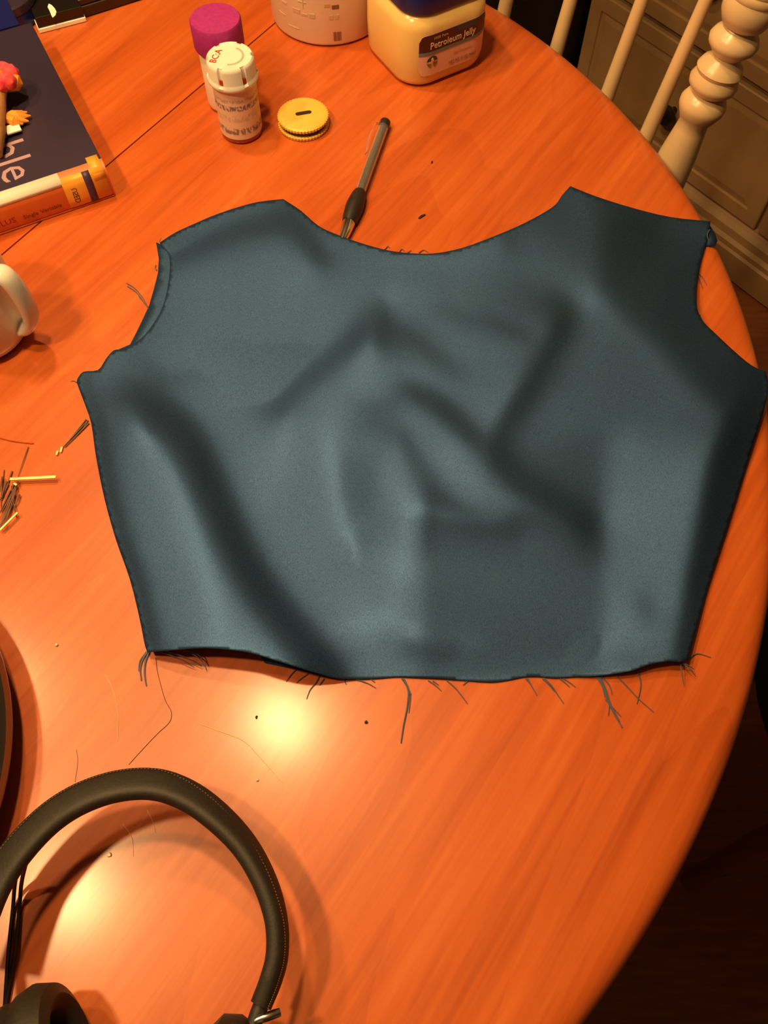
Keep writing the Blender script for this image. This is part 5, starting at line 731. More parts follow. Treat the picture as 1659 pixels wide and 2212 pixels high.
def jpatch(name, u0, u1, z0, z1, mt, out, parent, rc=0.0, corners=(1, 1, 1, 1), curve=0.0):
    """label patch with rounded corners; z profile can sag"""
    nu = 30; vs, fs = [], []
    for i in range(nu + 1):
        u = u0 + (u1 - u0) * i / nu; a, b = z0, z1
        dl, dr = u - u0, u1 - u
        for dd, top, bot in ((dl, corners[0], corners[3]), (dr, corners[1], corners[2])):
            if dd < rc:
                q = rc - math.sqrt(max(0, rc * rc - (rc - dd) ** 2))
                if top: b = min(b, z1 - q)
                if bot: a = max(a, z0 + q)
        vs += [jface(u, a, out), jface(u, b, out), jface(u, a, out - .0004), jface(u, b, out - .0004)]
    for i in range(nu):
        k = 4 * i; fs += [(k, k + 4, k + 5, k + 1), (k + 1, k + 5, k + 7, k + 3), (k, k + 2, k + 6, k + 4)]
    fs += [(0, 1, 3, 2), (4 * nu, 4 * nu + 2, 4 * nu + 3, 4 * nu + 1)]
    return mesh(name, vs, fs, mt, parent)
U0, U1 = .006, .078
lab = jpatch('label', U0, U1, .0125, .050, M['label_pale'], .0004, jar, .006)
jpatch('label_band', U0, U1, .0345, .050, M['label_brown'], .0006, lab, .006, (1, 1, 0, 0))
jpatch('label_stripe', U0, U1, .0318, .0348, M['label_blue'], .0007, lab)
jpatch('label_corner', .042, .063, .0445, .0498, M['emblem_blue'], .0007, lab)
def jtext(body, u, z, size, mt, sx=1.0, name='lettering'):
    v, f = text_geo(body, size, .0001); mesh(name, [jface(u + p.x * sx, z + p.y, .0009 + p.z) for p in v], f, mt, lab, False)
jtext('Petroleum Jelly', .0155, .0372, .0088, M['tub'], .86)
jtext('100% Pure', .0185, .0452, .0034, M['tan_ink'], 1.0)
jtext('Skin Protectant', .040, .0262, .0030, M['tan_ink'])
jtext('NET WT 13 OZ (368 g)', .036, .0168, .0036, M['brown_ink'], .8)
def jdisc(cu, cz, pts, mt, nm):
    vs = [jface(cu + p[0], cz + p[1], .0008) for p in pts] + [jface(cu + p[0], cz + p[1], .0004) for p in pts]; n = len(pts)
    mesh(nm, vs, [tuple(range(n)), tuple(range(n, 2 * n))] + [(i, (i + 1) % n, n + (i + 1) % n, n + i) for i in range(n)], mt, lab, False)
er = .0052; eu, ez = .0185, .0252
jdisc(eu, ez, [(er * math.cos(a), er * math.sin(a)) for a in [math.radians(8 + 164 * k / 14) for k in range(15)]], M['emblem_blue'], 'emblem')
jdisc(eu, ez, [(er * math.cos(a), er * math.sin(a)) for a in [math.radians(190 + 62 * k / 8) for k in range(9)]] + [(-.0008, -.002)], M['emblem_green'], 'emblem')
jdisc(eu, ez, [(er * math.cos(a), er * math.sin(a)) for a in [math.radians(288 + 62 * k / 8) for k in range(9)]] + [(.0014, -.001)], M['emblem_green'], 'emblem')
v = [(.0011 * math.cos(a), .0016 + .0021 * math.sin(a)) for a in [2 * PI * k / 14 for k in range(14)]]
vs = [jface(eu + p[0], ez + p[1], .0011) for p in v] + [jface(eu + p[0], ez + p[1], .0006) for p in v]
mesh('emblem', vs, [tuple(range(14)), tuple(range(14, 28))] + [(i, (i + 1) % 14, 14 + (i + 1) % 14, 14 + i) for i in range(14)], M['label_pale'], lab, False)

# ---------------------------------------------------------------- tub with a pinkish label
TR = .054; tc_ = at(735, 105); tcen = Vector((tc_.x - .012, tc_.y + TR + .001, TZ))
tub = empty('round_tub', tcen); tag(tub, 'wide round tub with a pale pink printed label behind the jelly jar', 'tub')
v, f = lathe([(.001, .0005), (TR - .003, .0005), (TR - .001, .002), (TR, .004), (TR, .092), (TR - .004, .096)], tcen, n=72); mesh('tub_body', v, f, M['tub'], tub)
v, f = lathe([(TR - .004, .0955), (TR + .001, .0965), (TR + .0015, .108), (TR - .001, .111), (.001, .111)], tcen, n=72); mesh('lid', v, f, M['white'], tub)
def tface(a, z, out=.0002):
    t = math.radians(-90) + a / TR; return Vector((tcen.x + (TR + out) * math.cos(t), tcen.y + (TR + out) * math.sin(t), TZ + z))
def tpatch(a0, a1, z0, z1, mt, nm='printed_mark'):
    n_ = 6; vs, fs = [], []
    for i in range(n_ + 1):
        a = a0 + (a1 - a0) * i / n_; vs += [tface(a, z0, .0003), tface(a, z1, .0003), tface(a, z0, -.0002), tface(a, z1, -.0002)]
    for i in range(n_): k = 4 * i; fs += [(k, k + 4, k + 5, k + 1), (k + 1, k + 5, k + 7, k + 3), (k, k + 2, k + 6, k + 4)]
    fs += [(0, 1, 3, 2), (4 * n_, 4 * n_ + 2, 4 * n_ + 3, 4 * n_ + 1)]
    return mesh(nm, vs, fs, mt, tub, False)
M['tub_ink'] = mat('tub_ink', (.60, .40, .28), .5)
for i, (w, g) in enumerate(((.0007, .0012), (.0012, .0018), (.0005, .001), (.0016, .0022), (.0007, .0012))):
    x = .0065 + sum(q for _, q in ((.0007, .0012), (.0012, .0018), (.0005, .001), (.0016, .0022), (.0007, .0012))[:i]); tpatch(x, x + w, .0065, .0150, M['brown_ink'], 'barcode_bar')
tpatch(-.0005, .0045, .0385, .0415, M['tan_ink']); tpatch(.0062, .0125, .0365, .0400, M['brown_ink'])
tpatch(.003, .0070, .0270, .0310, M['tub_ink']); tpatch(.0085, .0120, .0270, .0310, M['tub_ink'])
for a0, a1, z0, z1 in ((-.015, -.0095, .0275, .0315), (-.0225, -.0165, .0285, .0305), (-.031, -.0235, .029, .033), (-.0205, -.0195, .035, .050), (-.025, -.017, .0402, .0412), (-.047, -.039, .037, .039), (-.044, -.038, .0325, .0345), (-.038, -.026, .0135, .0148), (-.05, -.041, .021, .0222)): tpatch(a0, a1, z0, z1, M['tub_ink'])

# ---------------------------------------------------------------- pill vial
def vlabel_mat():
    m = mat('vial_label', (.80, .58, .46), .45)
    tc = nd(m, 'ShaderNodeTexCoord'); sep = nd(m, 'ShaderNodeSeparateXYZ'); lk(m, tc.outputs['UV'], sep.inputs[0])
    # rows of smudged print: noise stretched upright, gated by rows
    mp = nd(m, 'ShaderNodeMapping'); mp.inputs['Scale'].default_value = (62, 11, 1); lk(m, tc.outputs['UV'], mp.inputs[0])
    nz = nd(m, 'ShaderNodeTexNoise'); nz.inputs['Scale'].default_value = 1; nz.inputs['Detail'].default_value = 1; lk(m, mp.outputs[0], nz.inputs['Vector'])
    th = nd(m, 'ShaderNodeMapRange'); th.inputs[1].default_value = .40; th.inputs[2].default_value = .56; lk(m, nz.outputs[0], th.inputs[0])
    r = nd(m, 'ShaderNodeValToRGB'); r.color_ramp.interpolation = 'EASE'; e = r.color_ramp.elements
    e[0].position = 0; e[0].color = (0, 0, 0, 1); e[1].position = 1; e[1].color = (0, 0, 0, 1)
    for p, c in ((.09, 0), (.12, .9), (.22, .9), (.26, 0), (.36, 0), (.39, .28), (.50, .28), (.53, 0), (.60, 0), (.625, .95), (.705, .95), (.735, 0), (.765, 0), (.785, .5), (.83, .5), (.85, 0)):
        k = e.new(p); k.color = (c, c, c, 1)
    lk(m, sep.outputs[1], r.inputs[0])
    mu = nd(m, 'ShaderNodeMath', operation='MULTIPLY'); lk(m, th.outputs[0], mu.inputs[0]); lk(m, r.outputs[0], mu.inputs[1])
    mx = nd(m, 'ShaderNodeMix', data_type='RGBA'); mx.inputs[6].default_value = (.80, .58, .46, 1); mx.inputs[7].default_value = (.17, .13, .17, 1)
    lk(m, mu.outputs[0], mx.inputs[0]); lk(m, mx.outputs[2], bsdf(m).inputs['Base Color']); return m
M['vlabel'] = vlabel_mat()
def cyl_label(name, c, r, z0, z1, a0, a1, mt, parent, n=48):
    vs, fs, uv = [], [], []
    for i in range(n + 1):
        a = math.radians(a0 + (a1 - a0) * i / n); d = Vector((math.cos(a), math.sin(a), 0))
        vs += [c + d * r + CZ * z0, c + d * r + CZ * z1, c + d * (r - .0003) + CZ * z0, c + d * (r - .0003) + CZ * z1]
    for i in range(n): k = 4 * i; fs += [(k, k + 4, k + 5, k + 1), (k + 2, k + 3, k + 7, k + 6), (k + 1, k + 5, k + 7, k + 3), (k, k + 2, k + 6, k + 4)]
    o = mesh(name, vs, fs, mt, parent); me = o.data; ul = me.uv_layers.new(name='UVMap')
    for lp in me.loops:
        i = lp.vertex_index // 4; ul.data[lp.index].uv = (i / n * (a1 - a0) / 360, lp.vertex_index % 2)
    return o
vb = at(523, 285); vc = Vector((vb.x, vb.y + .001, TZ))
vial = empty('pill_bottle', vc); tag(vial, 'amber pill bottle with a white notched cap and a printed label', 'bottle')
v, f = lathe([(.001, .0004), (.0155, .0004), (.0172, .0015), (.0176, .004), (.0176, .0555), (.0165, .057), (.0165, .066), (.001, .066)], vc, n=48); mesh('bottle_body', v, f, M['amber'], vial)
cyl_label('label', vc, .0179, .0055, .0500, -175, 30, M['vlabel'], vial)
NOT = [math.radians(a) for a in (-112, -52, 8, 68, 128, 188)]
def crown(a, i):
    for q in NOT:
        dlt = abs((a - q + PI) % (2 * PI) - PI)
        if dlt < math.radians(6) and 3 <= i <= 8: return .90
    return 1
v, f = lathe([(.0168, .0515), (.0200, .0515), (.0207, .0525), (.0207, .0548), (.0197, .0562), (.0193, .0575), (.0193, .0675), (.0187, .0695), (.0176, .0705), (.0168, .0702), (.001, .0703)], vc, n=180, rf=lambda a, i: crown(a, i) if i >= 4 else 1)
cap = mesh('cap', v, f, M['white'], vial)
for q in NOT:
    d = Vector((math.cos(q), math.sin(q), 0)); t = Vector((-d.y, d.x, 0))
    v, f = box(vc + d * .0182 + CZ * .0590, d, t, CZ, .0006, .0013, .0020); mesh('notch', v, f, M['amber'], cap, False)
def captext(body, x, y, rot, size, mt, sx=1, nm='lettering'):
    v, f = text_geo(body, size, .0001, 'CENTER'); cr, sr = math.cos(rot), math.sin(rot)
    mesh(nm, [vc + Vector((x + (p.x * sx) * cr - p.y * sr, y + (p.x * sx) * sr + p.y * cr, .0705 + p.z)) for p in v], f, mt, cap, False)
captext('BC:A', -.0085, -.001, math.radians(75), .0078, M['red_ink'], 1.0)
vs, fs = [], []
for i in range(17):
    a = math.radians(-95 + 160 * i / 16); 
    for rr in (.0098, .0116): vs.append(vc + Vector((rr * math.cos(a), rr * math.sin(a), .07045)))
    for rr in (.0098, .0116): vs.append(vc + Vector((rr * math.cos(a), rr * math.sin(a), .0701)))
for i in range(16): k = 4 * i; fs += [(k, k + 1, k + 5, k + 4), (k + 1, k + 3, k + 7, k + 5), (k, k + 4, k + 6, k + 2)]
mesh('arrow_mark', vs, fs, M['grey_ink'], cap, False)

b2 = at(503, 225); c2 = Vector((b2.x - .003, b2.y + .003, TZ))
bt = empty('pill_bottle', c2); tag(bt, 'white bottle with a large magenta cap half hidden behind the amber bottle', 'bottle')
v, f = lathe([(.001, .0004), (.0165, .0004), (.0182, .0025), (.0185, .005), (.0185, .050), (.016, .054), (.016, .06), (.001, .06)], c2, n=40); mesh('bottle_body', v, f, M['tub'], bt)
v, f = lathe([(.0165, .054), (.0205, .0545), (.0208, .056), (.0208, .0755), (.0198, .0772), (.001, .0778)], c2, n=60, rf=lambda a, i: 1 + (.006 if int(a / (2 * PI) * 60) % 2 and 1 <= i <= 4 else 0)); mesh('cap', v, f, M['magenta'], bt)

# ---------------------------------------------------------------- round yellow case like a sandwich
kc = at(657, 262); kc = Vector((kc.x, kc.y - .0045, TZ))
ck = empty('round_case', kc); tag(ck, 'small round yellow case with scalloped rims and a dark middle and slot', 'case')
def scal(a, i): return .99 + .035 * abs(math.sin(a * 24))
v, f = lathe([(.001, .0003), (.0200, .0003), (.0214, .0008), (.0216, .0028), (.0205, .0036), (.001, .0036)], kc, n=288, rf=lambda a, i: scal(a, i) if 2 <= i <= 3 else 1); mesh('lower_disc', v, f, M['yellow'], ck)
v, f = lathe([(.001, .0034), (.0197, .0034), (.0200, .0045), (.0200, .0068), (.0197, .0076), (.001, .0076)], kc, n=64); mesh('middle', v, f, M['black'], ck)
v, f = lathe([(.001, .0074), (.0205, .0074), (.0216, .0082), (.0216, .0102), (.0207, .0110), (.0198, .0113), (.001, .0114)], kc, n=288, rf=lambda a, i: scal(a, i) if 2 <= i <= 3 else 1); up_ = mesh('upper_disc', v, f, M['yellow'], ck)
ca, sa = math.cos(math.radians(14)), math.sin(math.radians(14)); ux, uy = Vector((ca, sa, 0)), Vector((-sa, ca, 0))
pts = rrect(kc + Vector((.0005, .0005, 0)), ux, uy, .0070, .0021, .0020, 4)
v, f = prism([(p.x, p.y) for p in pts], TZ + .0108, TZ + .01155); mesh('slot', v, f, M['ink'], up_, False)

# ---------------------------------------------------------------- pen
pa = at(833, 262, .0052); pb = at(745, 505, .0045); pdir = (pb - pa).normalized(); PL = .152
pen = empty('ballpoint_pen', pa); tag(pen, 'clear ballpoint pen with a black grip, its tip under the satin neckline', 'pen')
gl_ = (at(768, 445, .0065) - pa).dot(pdir)
def along(prof): return lathe(prof, pa, pdir, n=20)
g0 = gl_ - .017; g1 = gl_ + .017
v, f = along([(.0018, -.0005), (.0038, 0), (.0046, .001), (.0046, .007), (.0040, .0085), (.0001, .0085)]); mesh('end_plug', v, f, M['black'], pen)
v, f = along([(.0045, .0075), (.0045, g0 + .004), (.0032, g0 + .004), (.0032, .0075), (.0045, .0075)]); f = f[:-2]; mesh('barrel', v, f, M['clear'], pen)
v, f = along([(.0001, .008), (.0030, .009), (.0031, g0 * .62), (.0029, g0 + .03), (.0008, PL - .006), (.0001, PL - .005)]); mesh('ink_tube', v, f, M['ink'], pen)
v, f = along([(.0048, g0 - .001), (.0060, g0 + .003), (.0072, g0 + .012), (.0074, g0 + .018), (.0064, g1 - .004), (.0056, g1), (.0040, g1)]); mesh('grip', v, f, M['black'], pen)
v, f = along([(.0050, g1 - .001), (.0052, g1 + .002), (.0042, g1 + .012), (.0026, g1 + .024), (.0014, PL - .005), (.0006, PL)]); mesh('tip_cone', v, f, M['steel'], pen)
sdv = pdir.cross(CZ).normalized(); clipside = (sdv * (1 if sdv.x < 0 else -1) * .75 + CZ * .45).normalized()
c1_ = pa + pdir * .014 + clipside * .0045; 
P = [pa + pdir * .006 + clipside * .004, pa + pdir * .012 + clipside * .0078, pa + pdir * .030 + clipside * .0082, pa + pdir * .046 + clipside * .0058]
x_ = clipside.cross(pdir).normalized(); vs, fs = [], []
for i, p in enumerate(smoothpts(P, 4)):
    w = .0020; vs += [p + x_ * w, p - x_ * w, p - x_ * w + clipside * .0009, p + x_ * w + clipside * .0009]
nn = len(vs) // 4
for i in range(nn - 1):
    for k in range(4): fs.append((i * 4 + k, i * 4 + (k + 1) % 4, i * 4 + 4 + (k + 1) % 4, i * 4 + 4 + k))
fs += [(0, 1, 2, 3), (nn * 4 - 4, nn * 4 - 3, nn * 4 - 2, nn * 4 - 1)]
mesh('clip', vs, fs, M['clear'], pen)

# ---------------------------------------------------------------- mug
mb = at(-30, 718); mc = Vector((mb.x, mb.y, TZ)); MR = .036
mug = empty('mug', mc); tag(mug, 'glossy white ceramic mug whose thick handle points towards the satin', 'mug')
v, f = lathe([(.001, .002), (.022, .002), (.025, .0005), (.029, .001), (.033, .006), (.0355, .014), (.036, .03), (.0365, .088), (.0358, .0905), (.0345, .090), (.0335, .086), (.033, .02), (.028, .008), (.001, .007)], mc, n=56); mesh('mug_body', v, f, M['ceramic'], mug)
ha = math.radians(-14); hd = Vector((math.cos(ha), math.sin(ha), 0))
hp = smoothpts([mc + hd * (MR - .003) + CZ * .070, mc + hd * (MR + .007) + CZ * .073, mc + hd * (MR + .012) + CZ * .065, mc + hd * (MR + .0140) + CZ * .047, mc + hd * (MR + .012) + CZ * .030, mc + hd * (MR + .005) + CZ * .019, mc + hd * (MR - .003) + CZ * .015], 6)
ht = Vector((-hd.y, hd.x, 0)); vs, fs = [], []
for i, p in enumerate(hp):
    d = (hp[min(i + 1, len(hp) - 1)] - hp[max(i - 1, 0)]).normalized(); q = ht.cross(d).normalized()
    for a in range(14):
        t = 2 * PI * a / 14; vs.append(p + ht * .0078 * math.cos(t) + q * .0050 * math.sin(t))
for i in range(len(hp) - 1):
    for a in range(14): fs.append((i * 14 + a, i * 14 + (a + 1) % 14, i * 14 + 14 + (a + 1) % 14, i * 14 + 14 + a))
mesh('handle', vs, fs, M['ceramic'], mug)

# ---------------------------------------------------------------- textbook
bang = math.radians(27.0); bx = Vector((math.cos(bang), math.sin(bang), 0)); by = Vector((-bx.y, bx.x, 0))
bk0 = at(250, 424); TH_ = .030; BW, BL = .205, .26
book = empty('textbook', bk0, 0); tag(book, 'thick navy textbook with an orange spine and a yellow used sticker', 'book')
o0 = Vector((bk0.x, bk0.y, TZ))
def bbox(x0, x1, y0, y1, z0, z1): return box(o0 + bx * (x0 + x1) / 2 + by * (y0 + y1) / 2 + CZ * (z0 + z1) / 2, bx, by, CZ, abs(x1 - x0) / 2, abs(y1 - y0) / 2, (z1 - z0) / 2)
# the spine runs along bx (leftwards from the near right corner); the cover's right edge runs along by
v, f = bbox(-.0035, -BL, .004, BW - .004, .0023, TH_ - .0023); mesh('pages', v, f, M['page'], book, False)
v, f = bbox(0, -BL - .003, .0, BW, .0004, .0022); bevel(mesh('back_cover', v, f, M['orange_spine'], book, False), .0006)
v, f = bbox(0, -BL - .003, .010, BW, TH_ - .0022, TH_); bevel(mesh('front_cover', v, f, M['navy'], book, False), .0006)
vs, fs = [], []
pr = [(.004, .0008), (.0, .003), (-.0012, .010), (-.0012, .021), (.0006, .0265), (.004, .0292), (.0105, .0300), (.0105, .0285), (.005, .0275), (.0022, .025), (.0008, .020), (.0008, .010), (.0022, .0035), (.005, .0022)]
for x in (0, -BL - .003):
    for y, z in pr: vs.append(o0 + bx * x + by * y + CZ * z)
n = len(pr); fs = [tuple(range(n)), tuple(range(n, 2 * n))] + [(i, (i + 1) % n, n + (i + 1) % n, n + i) for i in range(n)]
spine = mesh('spine', vs, fs, M['orange_spine'], book)
def wraps(name, x0, x1, mt, pr2, parent, th=.0003):
    """band that follows the spine profile"""
    vs = []
    for x in (x0, x1):
        for i, (y, z) in enumerate(pr2): vs.append(o0 + bx * x + by * y + CZ * z)
    n = len(pr2); fs = [(i, i + 1, n + i + 1, n + i) for i in range(n - 1)]
    o = mesh(name, vs, fs, mt, parent); s_ = o.modifiers.new('t', 'SOLIDIFY'); s_.thickness = th; s_.offset = 0; return o
SP = [(.0035, .0012), (-.0002, .0032), (-.0015, .010), (-.0015, .021), (.0003, .0268), (.0038, .0295), (.0105, .0304), (.016, .0305)]
stick = wraps('used_sticker', -.002, -.037, M['sticker'], SP[1:6], book)
wraps('used_sticker', -.002, -.0115, M['sticker'], SP[3:], book)
wraps('sticker_stripe', -.0135, -.0195, M['navy_ink'], [(y - .0003, z) for y, z in SP[1:6]], stick)
v, f = text_geo('USED', .0062, .0001); 
mesh('lettering', [o0 + bx * (-.0275 + -p.y) + by * (-.0019) + CZ * (.022 - p.x) for p in v], f, M['navy_ink'], stick, False)
wraps('white_strip', -.0365, -BL, M['paper'], [(.0000, .0252), (.0008, .0275), (.0040, .0299), (.0098, .0306)], book)
v, f = text_geo('Single Variable', .0054, .0001); wd = max(p.x for p in v)
mesh('lettering', [o0 + bx * (-.043 - wd * 1.0 + p.x) + by * (-.0014) + CZ * (.0085 + p.y) for p in v], f, M['brown_ink'], spine, False)
v, f = text_geo('CALCULUS', .0075, .0001); wd2 = max(p.x for p in v)
mesh('lettering', [o0 + bx * (-.043 - wd - .006 - wd2 + p.x) + by * (-.0014) + CZ * (.0085 + p.y) for p in v], f, M['red_ink'], spine, False)
# big cover word, read from the right edge side: letters run towards the spine
v, f = text_geo('Variable', .040, .0002, 'RIGHT')
fc = [o for o in book.children if o.name.startswith('front_cover')][0]
mesh('lettering', [o0 + bx * (-.0765 + p.y) + by * (.016 - p.x) + CZ * (TH_ + .0001 + p.z) for p in v], f, M['lavender'], fc, False)

# trinket on the book: pink and orange cloth bloom, tan stem, orange tuft, white tag
zb = TH_
tk = empty('cloth_flower', at(8, 260, zb)); tag(tk, 'pink and orange cloth flower with a tan stem lying on the navy textbook', 'ornament')
fc0 = at(4, 172, zb + .020)
for i in range(9):
    a = math.radians(40 * i); tip = fc0 + Vector((math.cos(a), math.sin(a) * .9, .25 * (i % 3 - 1))) * .014
    v, f = lathe([(.0005, -.010), (.005, -.006), (.0078, 0), (.006, .006), (.0005, .009)], (fc0 + tip) / 2 + Vector((0, 0, .002 * (i % 2))), (tip - fc0), n=10); mesh('petal', v, f, M['pink'] if i % 3 else M['orange_cloth'], tk)
v, f = lathe([(.0005, -.008), (.006, -.004), (.0075, .001), (.004, .007), (.0005, .008)], fc0 + Vector((-.003, -.003, .006)), CZ, n=12); mesh('flower_centre', v, f, M['orange_cloth'], tk)
v, f = tube(smoothpts([fc0, at(-2, 225, zb + .013), at(-6, 280, zb + .009), at(-14, 330, zb + .007)], 4), [.005] * 4 + [.0055] * 4 + [.0065] * 4 + [.0068], 12); mesh('stem', v, f, M['tan_cloth'], tk)
for i, (x, y, w) in enumerate(((66, 250, .0018), (58, 242, .002), (62, 262, .0018), (50, 268, .0022), (48, 240, .002))):
    v, f = tube([at(14, 256, zb + .005), at((14 + x) / 2, (256 + y) / 2, zb + .006), at(x, y, zb + .003)], [w * 1.8, w * 2.0, w * .4], 8); mesh('tuft', v, f, M['orange_cloth'], tk)
v, f = box(at(28, 278, zb + .004), bx, by, CZ, .0058, .0050, .0006); mesh('tag', v, f, M['paper'], tk, False)
v, f = box(at(20, 250, zb + .005), bx, by, CZ, .003, .0045, .0006); mesh('tag', v, f, M['tub'], tk, False)

# ---------------------------------------------------------------- things at the far left edge of the table
hc = at(118, 40); h2 = at(107, 66); hx = Vector((math.cos(math.radians(24)), math.sin(math.radians(24)), 0)); hy = Vector((-hx.y, hx.x, 0))
nb0 = at(109, 68); nb = empty('small_box', (nb0.x, nb0.y, TZ)); tag(nb, 'small black box with a white bottom edge and a pale painted highlight', 'box')
q0 = Vector((nb0.x, nb0.y, TZ))
v, f = box(q0 + hx * .0125 + hy * .05 + CZ * .0025, hx, hy, CZ, .0225, .05, .002); bevel(mesh('white_base', v, f, M['paper'], nb, False), .0005)
v, f = box(q0 + hx * .0125 + hy * .0505 + CZ * .0095, hx, hy, CZ, .0218, .0495, .005); lidb = bevel(mesh('black_case', v, f, M['gloss_black'], nb, False), .0006)
fl_pts = [(0, -.010), (.003, -.006), (.0042, -.001), (.003, .004), (.0005, .009), (-.002, .011), (-.0035, .006), (-.002, 0), (-.001, -.006)]  # flame-shaped highlight on the glossy case, put in as a pale patch
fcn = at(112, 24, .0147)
v, f = prism([(fcn.x + p[0] * 1.0 - p[1] * .25, fcn.y + p[1]) for p in fl_pts], TZ + .0146, TZ + .0149); mesh('painted_highlight', v, f, M['paper'], nb, False)
lp0 = at(181, 44); lb = empty('laptop', (lp0.x, lp0.y, TZ)); tag(lb, 'closed dark brown laptop at the far side of the table behind the bottles', 'laptop')
q1 = Vector((lp0.x, lp0.y, TZ)); lx = (at(330, 0) - at(163, 53)).normalized(); ly = Vector((-lx.y, lx.x, 0))
v, f = box(q1 + lx * .08 + ly * .072 + CZ * .006, lx, ly, CZ, .08, .07, .0055); bevel(mesh('base', v, f, M['brown_case'], lb, False), .002, 3)
v, f = box(q1 + lx * .08 + ly * .072 + CZ * .0150, lx, ly, CZ, .08, .07, .0032); bevel(mesh('lid', v, f, M['brown_case'], lb, False), .002, 3)
pc = at(46, 48); pw_ = empty('round_tin', (pc.x - .018, pc.y + .01, TZ)); tag(pw_, 'round dark navy tin with a pale rim glint behind the navy textbook', 'tin'); pcc = Vector((pc.x - .018, pc.y + .01, TZ))
v, f = lathe([(.001, .0004), (.033, .0004), (.035, .002), (.035, .014), (.034, .016)], pcc, n=48); mesh('tin_body', v, f, M['lid_blue'], pw_)
v, f = lathe([(.034, .0155), (.0355, .016), (.0355, .023), (.034, .0245), (.001, .0245)], pcc, n=48); mesh('lid', v, f, M['navy'], pw_)
# blue folder behind, beyond the book
fb = at(-10, 22, .032); single('blue_folder', box(o0 + bx * -.14 + by * .235 + CZ * .0135, bx, by, CZ, .13, .022, .013), M['lid_blue'], 'deep blue folder end showing past the far edge of the navy textbook', 'folder', smooth=False)

# ---------------------------------------------------------------- dark glossy dish at the left edge
dc = at(9, 1680, .022); DR = .15; dcc = Vector((dc.x - DR, dc.y, TZ))
dish = empty('dish', dcc); tag(dish, 'dark glossy round dish whose rim shows above the headband at the table side', 'dish')
v, f = lathe([(.001, .0005), (.07, .0005), (.085, .001), (.12, .012), (.145, .019), (.1495, .0205), (.150, .022), (.1485, .0235), (.144, .0225), (.118, .0155), (.084, .005), (.001, .0045)], dcc, n=96); mesh('bowl', v, f, M['gloss_black'], dish)
v, f = lathe([(.1495, .0200), (.1515, .0208), (.1515, .0226), (.1490, .0238), (.1480, .0228), (.1495, .0200)], dcc, n=96); f = f[:-2]; mesh('rim', v, f, mat('brown_glaze', (.10, .025, .01), .15), dish)

# ---------------------------------------------------------------- headphones
hp_ = empty('headphones', at(300, 2000)); tag(hp_, 'black leather headphones with a stitched headband lying on the table', 'headphones')
BP = [(-75, 2080, 20, .040), (-45, 1990, 22, .040), (-8, 1905, 24, .040), (45, 1830, 26, .041), (110, 1765, 28, .042), (180, 1722, 30, .043), (260, 1697, 33, .043), (340, 1695, 37, .043), (412, 1722, 44, .042), (478, 1772, 52, .041), (534, 1835, 62, .040), (575, 1912, 72, .039), (597, 1990, 80, .038), (599, 2060, 82, .037), (586, 2115, 82, .036), (564, 2172, 82, .035)]
ctr = [at(x, y, z) for x, y, th, z in BP]
n_ = 6; cs = smoothpts(ctr, n_); ths = [BP[min(int(i / n_), len(BP) - 1)][2] + (BP[min(int(i / n_) + 1, len(BP) - 1)][2] - BP[min(int(i / n_), len(BP) - 1)][2]) * (i % n_) / n_ for i in range(len(cs))]
HA, HB = .0108, .0052
def bandring(i):
    p = cs[i]; d = (cs[min(i + 1, len(cs) - 1)] - cs[max(i - 1, 0)]); d.z = 0; d.normalize(); out = Vector((-d.y, d.x, 0))
    t = math.radians(ths[i]); w = out * math.cos(t) - CZ * math.sin(t); q = out * math.sin(t) + CZ * math.cos(t)   # width axis leans; q = outer normal
    return p, w, q
vs, fs = [], []; NR = 20
for i in range(len(cs)):
    p, w, q = bandring(i); e = 1 - i / len(cs); sc_ = (1.0 - .22 * i / len(cs)) * (1.0 if i < len(cs) - 6 else .75 + .25 * (len(cs) - 1 - i) / 6)
    for a in range(NR):
        t = 2 * PI * a / NR; ct, st_ = math.cos(t), math.sin(t)
        x = math.copysign(abs(ct) ** .8, ct) * HA * sc_; y = math.copysign(abs(st_) ** .8, st_) * HB
        if st_ > 0 and abs(ct) > .25 and abs(ct) < .5: y *= .93                # pressed seam beside the stitches
        vs.append(p + w * x + q * y)
for i in range(len(cs) - 1):
    for a in range(NR): fs.append((i * NR + a, i * NR + (a + 1) % NR, (i + 1) * NR + (a + 1) % NR, (i + 1) * NR + a))
fs += [tuple(range(NR)), tuple(range((len(cs) - 1) * NR, len(cs) * NR))]
band = mesh('headband', vs, fs, M['leather'], hp_)
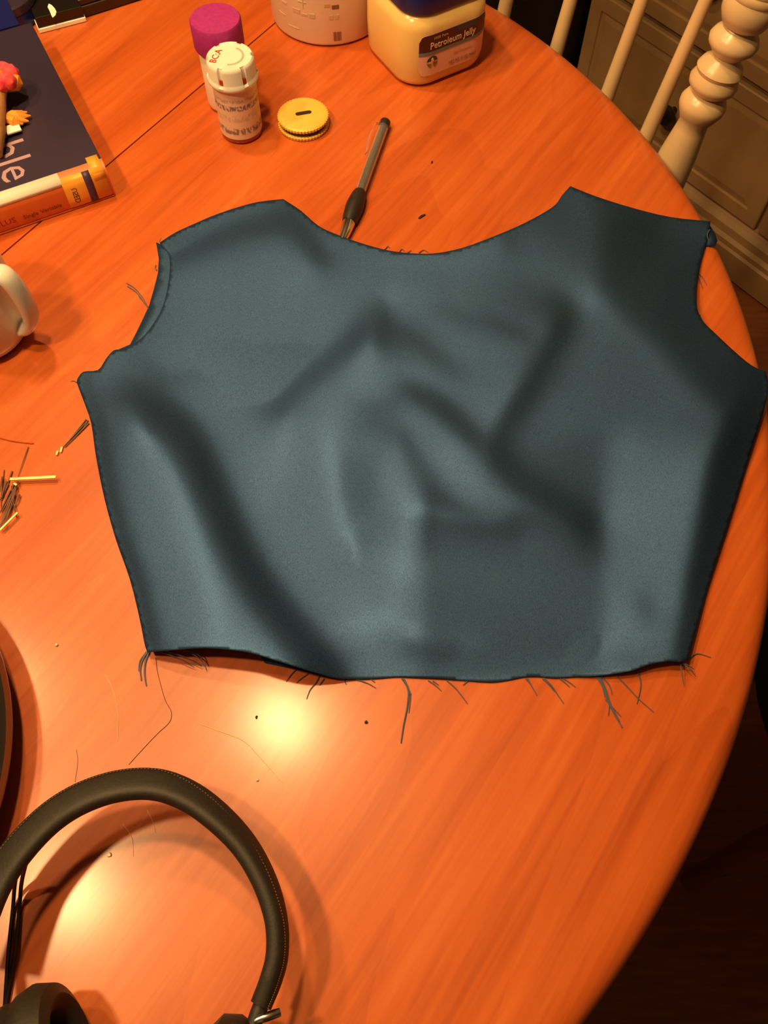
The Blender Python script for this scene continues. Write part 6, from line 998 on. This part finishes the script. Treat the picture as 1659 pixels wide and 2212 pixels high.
# stitching down the outer face
parts_ = []
dens = smoothpts(cs, 3); L_ = 0; last = dens[0]; on = []
for side in (.55,):
    acc = 0
    for i in range(8, len(cs) - 1):
        p, w, q = bandring(i); p2, w2, q2 = bandring(i + 1)
        for k in (0, .5):
            a = p.lerp(p2, k + .08); b = p.lerp(p2, k + .38); wv = w.lerp(w2, k); qv = q.lerp(q2, k)
            sd_ = .55 - .95 * min(1, max(0, (i / len(cs) - .45) / .3)); off = wv * HA * sd_ + qv * HB * .92
            parts_.append(tube([a + off, b + off], .00035, 5))
v, f = join(*parts_); sti = mesh('stitching', v, f, M['stitch'], band); sti['kind'] = 'stuff'
# ear cups: shell, pad and inner cloth
def earcup(c, axis, r=.036):
    axis = Vector(axis).normalized()
    v, f = lathe([(.001, -.026), (r * .55, -.0255), (r * .82, -.022), (r * .93, -.016), (r * .93, -.004), (r * .84, -.001), (.001, 0)], c, axis, n=40); mesh('ear_shell', v, f, M['leather'], hp_)
    v, f = lathe([(r * .50, .003), (r * .80, -.002), (r * .98, .003), (r * 1.02, .010), (r * .92, .018), (r * .74, .0205), (r * .58, .017), (r * .50, .010), (r * .50, .003)], c, axis, n=40); f = f[:-2]; mesh('ear_pad', v, f, M['leather'], hp_)
    v, f = lathe([(.001, .001), (r * .54, .001), (r * .54, .007), (.001, .008)], c, axis, n=32); mesh('ear_cloth', v, f, M['cup_red'], hp_)
lc = at(72, 2300, .033); earcup(lc, (1, .45, .10), .032)
rc = at(492, 2372, .033); earcup(rc, (-1, .45, .10), .032)
# yoke of bright steel at the right end
ye = cs[-1]
v, f = tube(smoothpts([at(604, 2186, .036), at(578, 2196, .038), at(556, 2203, .038), at(530, 2222, .036)], 5), .0021, 10); mesh('yoke', v, f, M['steel'], hp_)
v, f = tube([cs[-2], at(556, 2190, .036), at(548, 2215, .036)], [.004, .0038, .0038], 12); mesh('slider', v, f, M['leather'], hp_)
ls = cs[0]
v, f = tube(smoothpts([cs[0], at(-60, 2150, .038), at(-10, 2215, .036), lc + Vector((-.015, 0, 0))], 4), .003, 10); mesh('slider', v, f, M['leather'], hp_)
for dx in (0, 14):
    v, f = tube(smoothpts([at(46 + dx, 1850, .030), at(33 + dx, 1905, .012), at(28 + dx, 1960, .0022), at(18 + dx, 2060, .0022), at(10, 2180, .0025)], 5), .0011, 8); mesh('cable', v, f, M['gloss_black'], hp_)
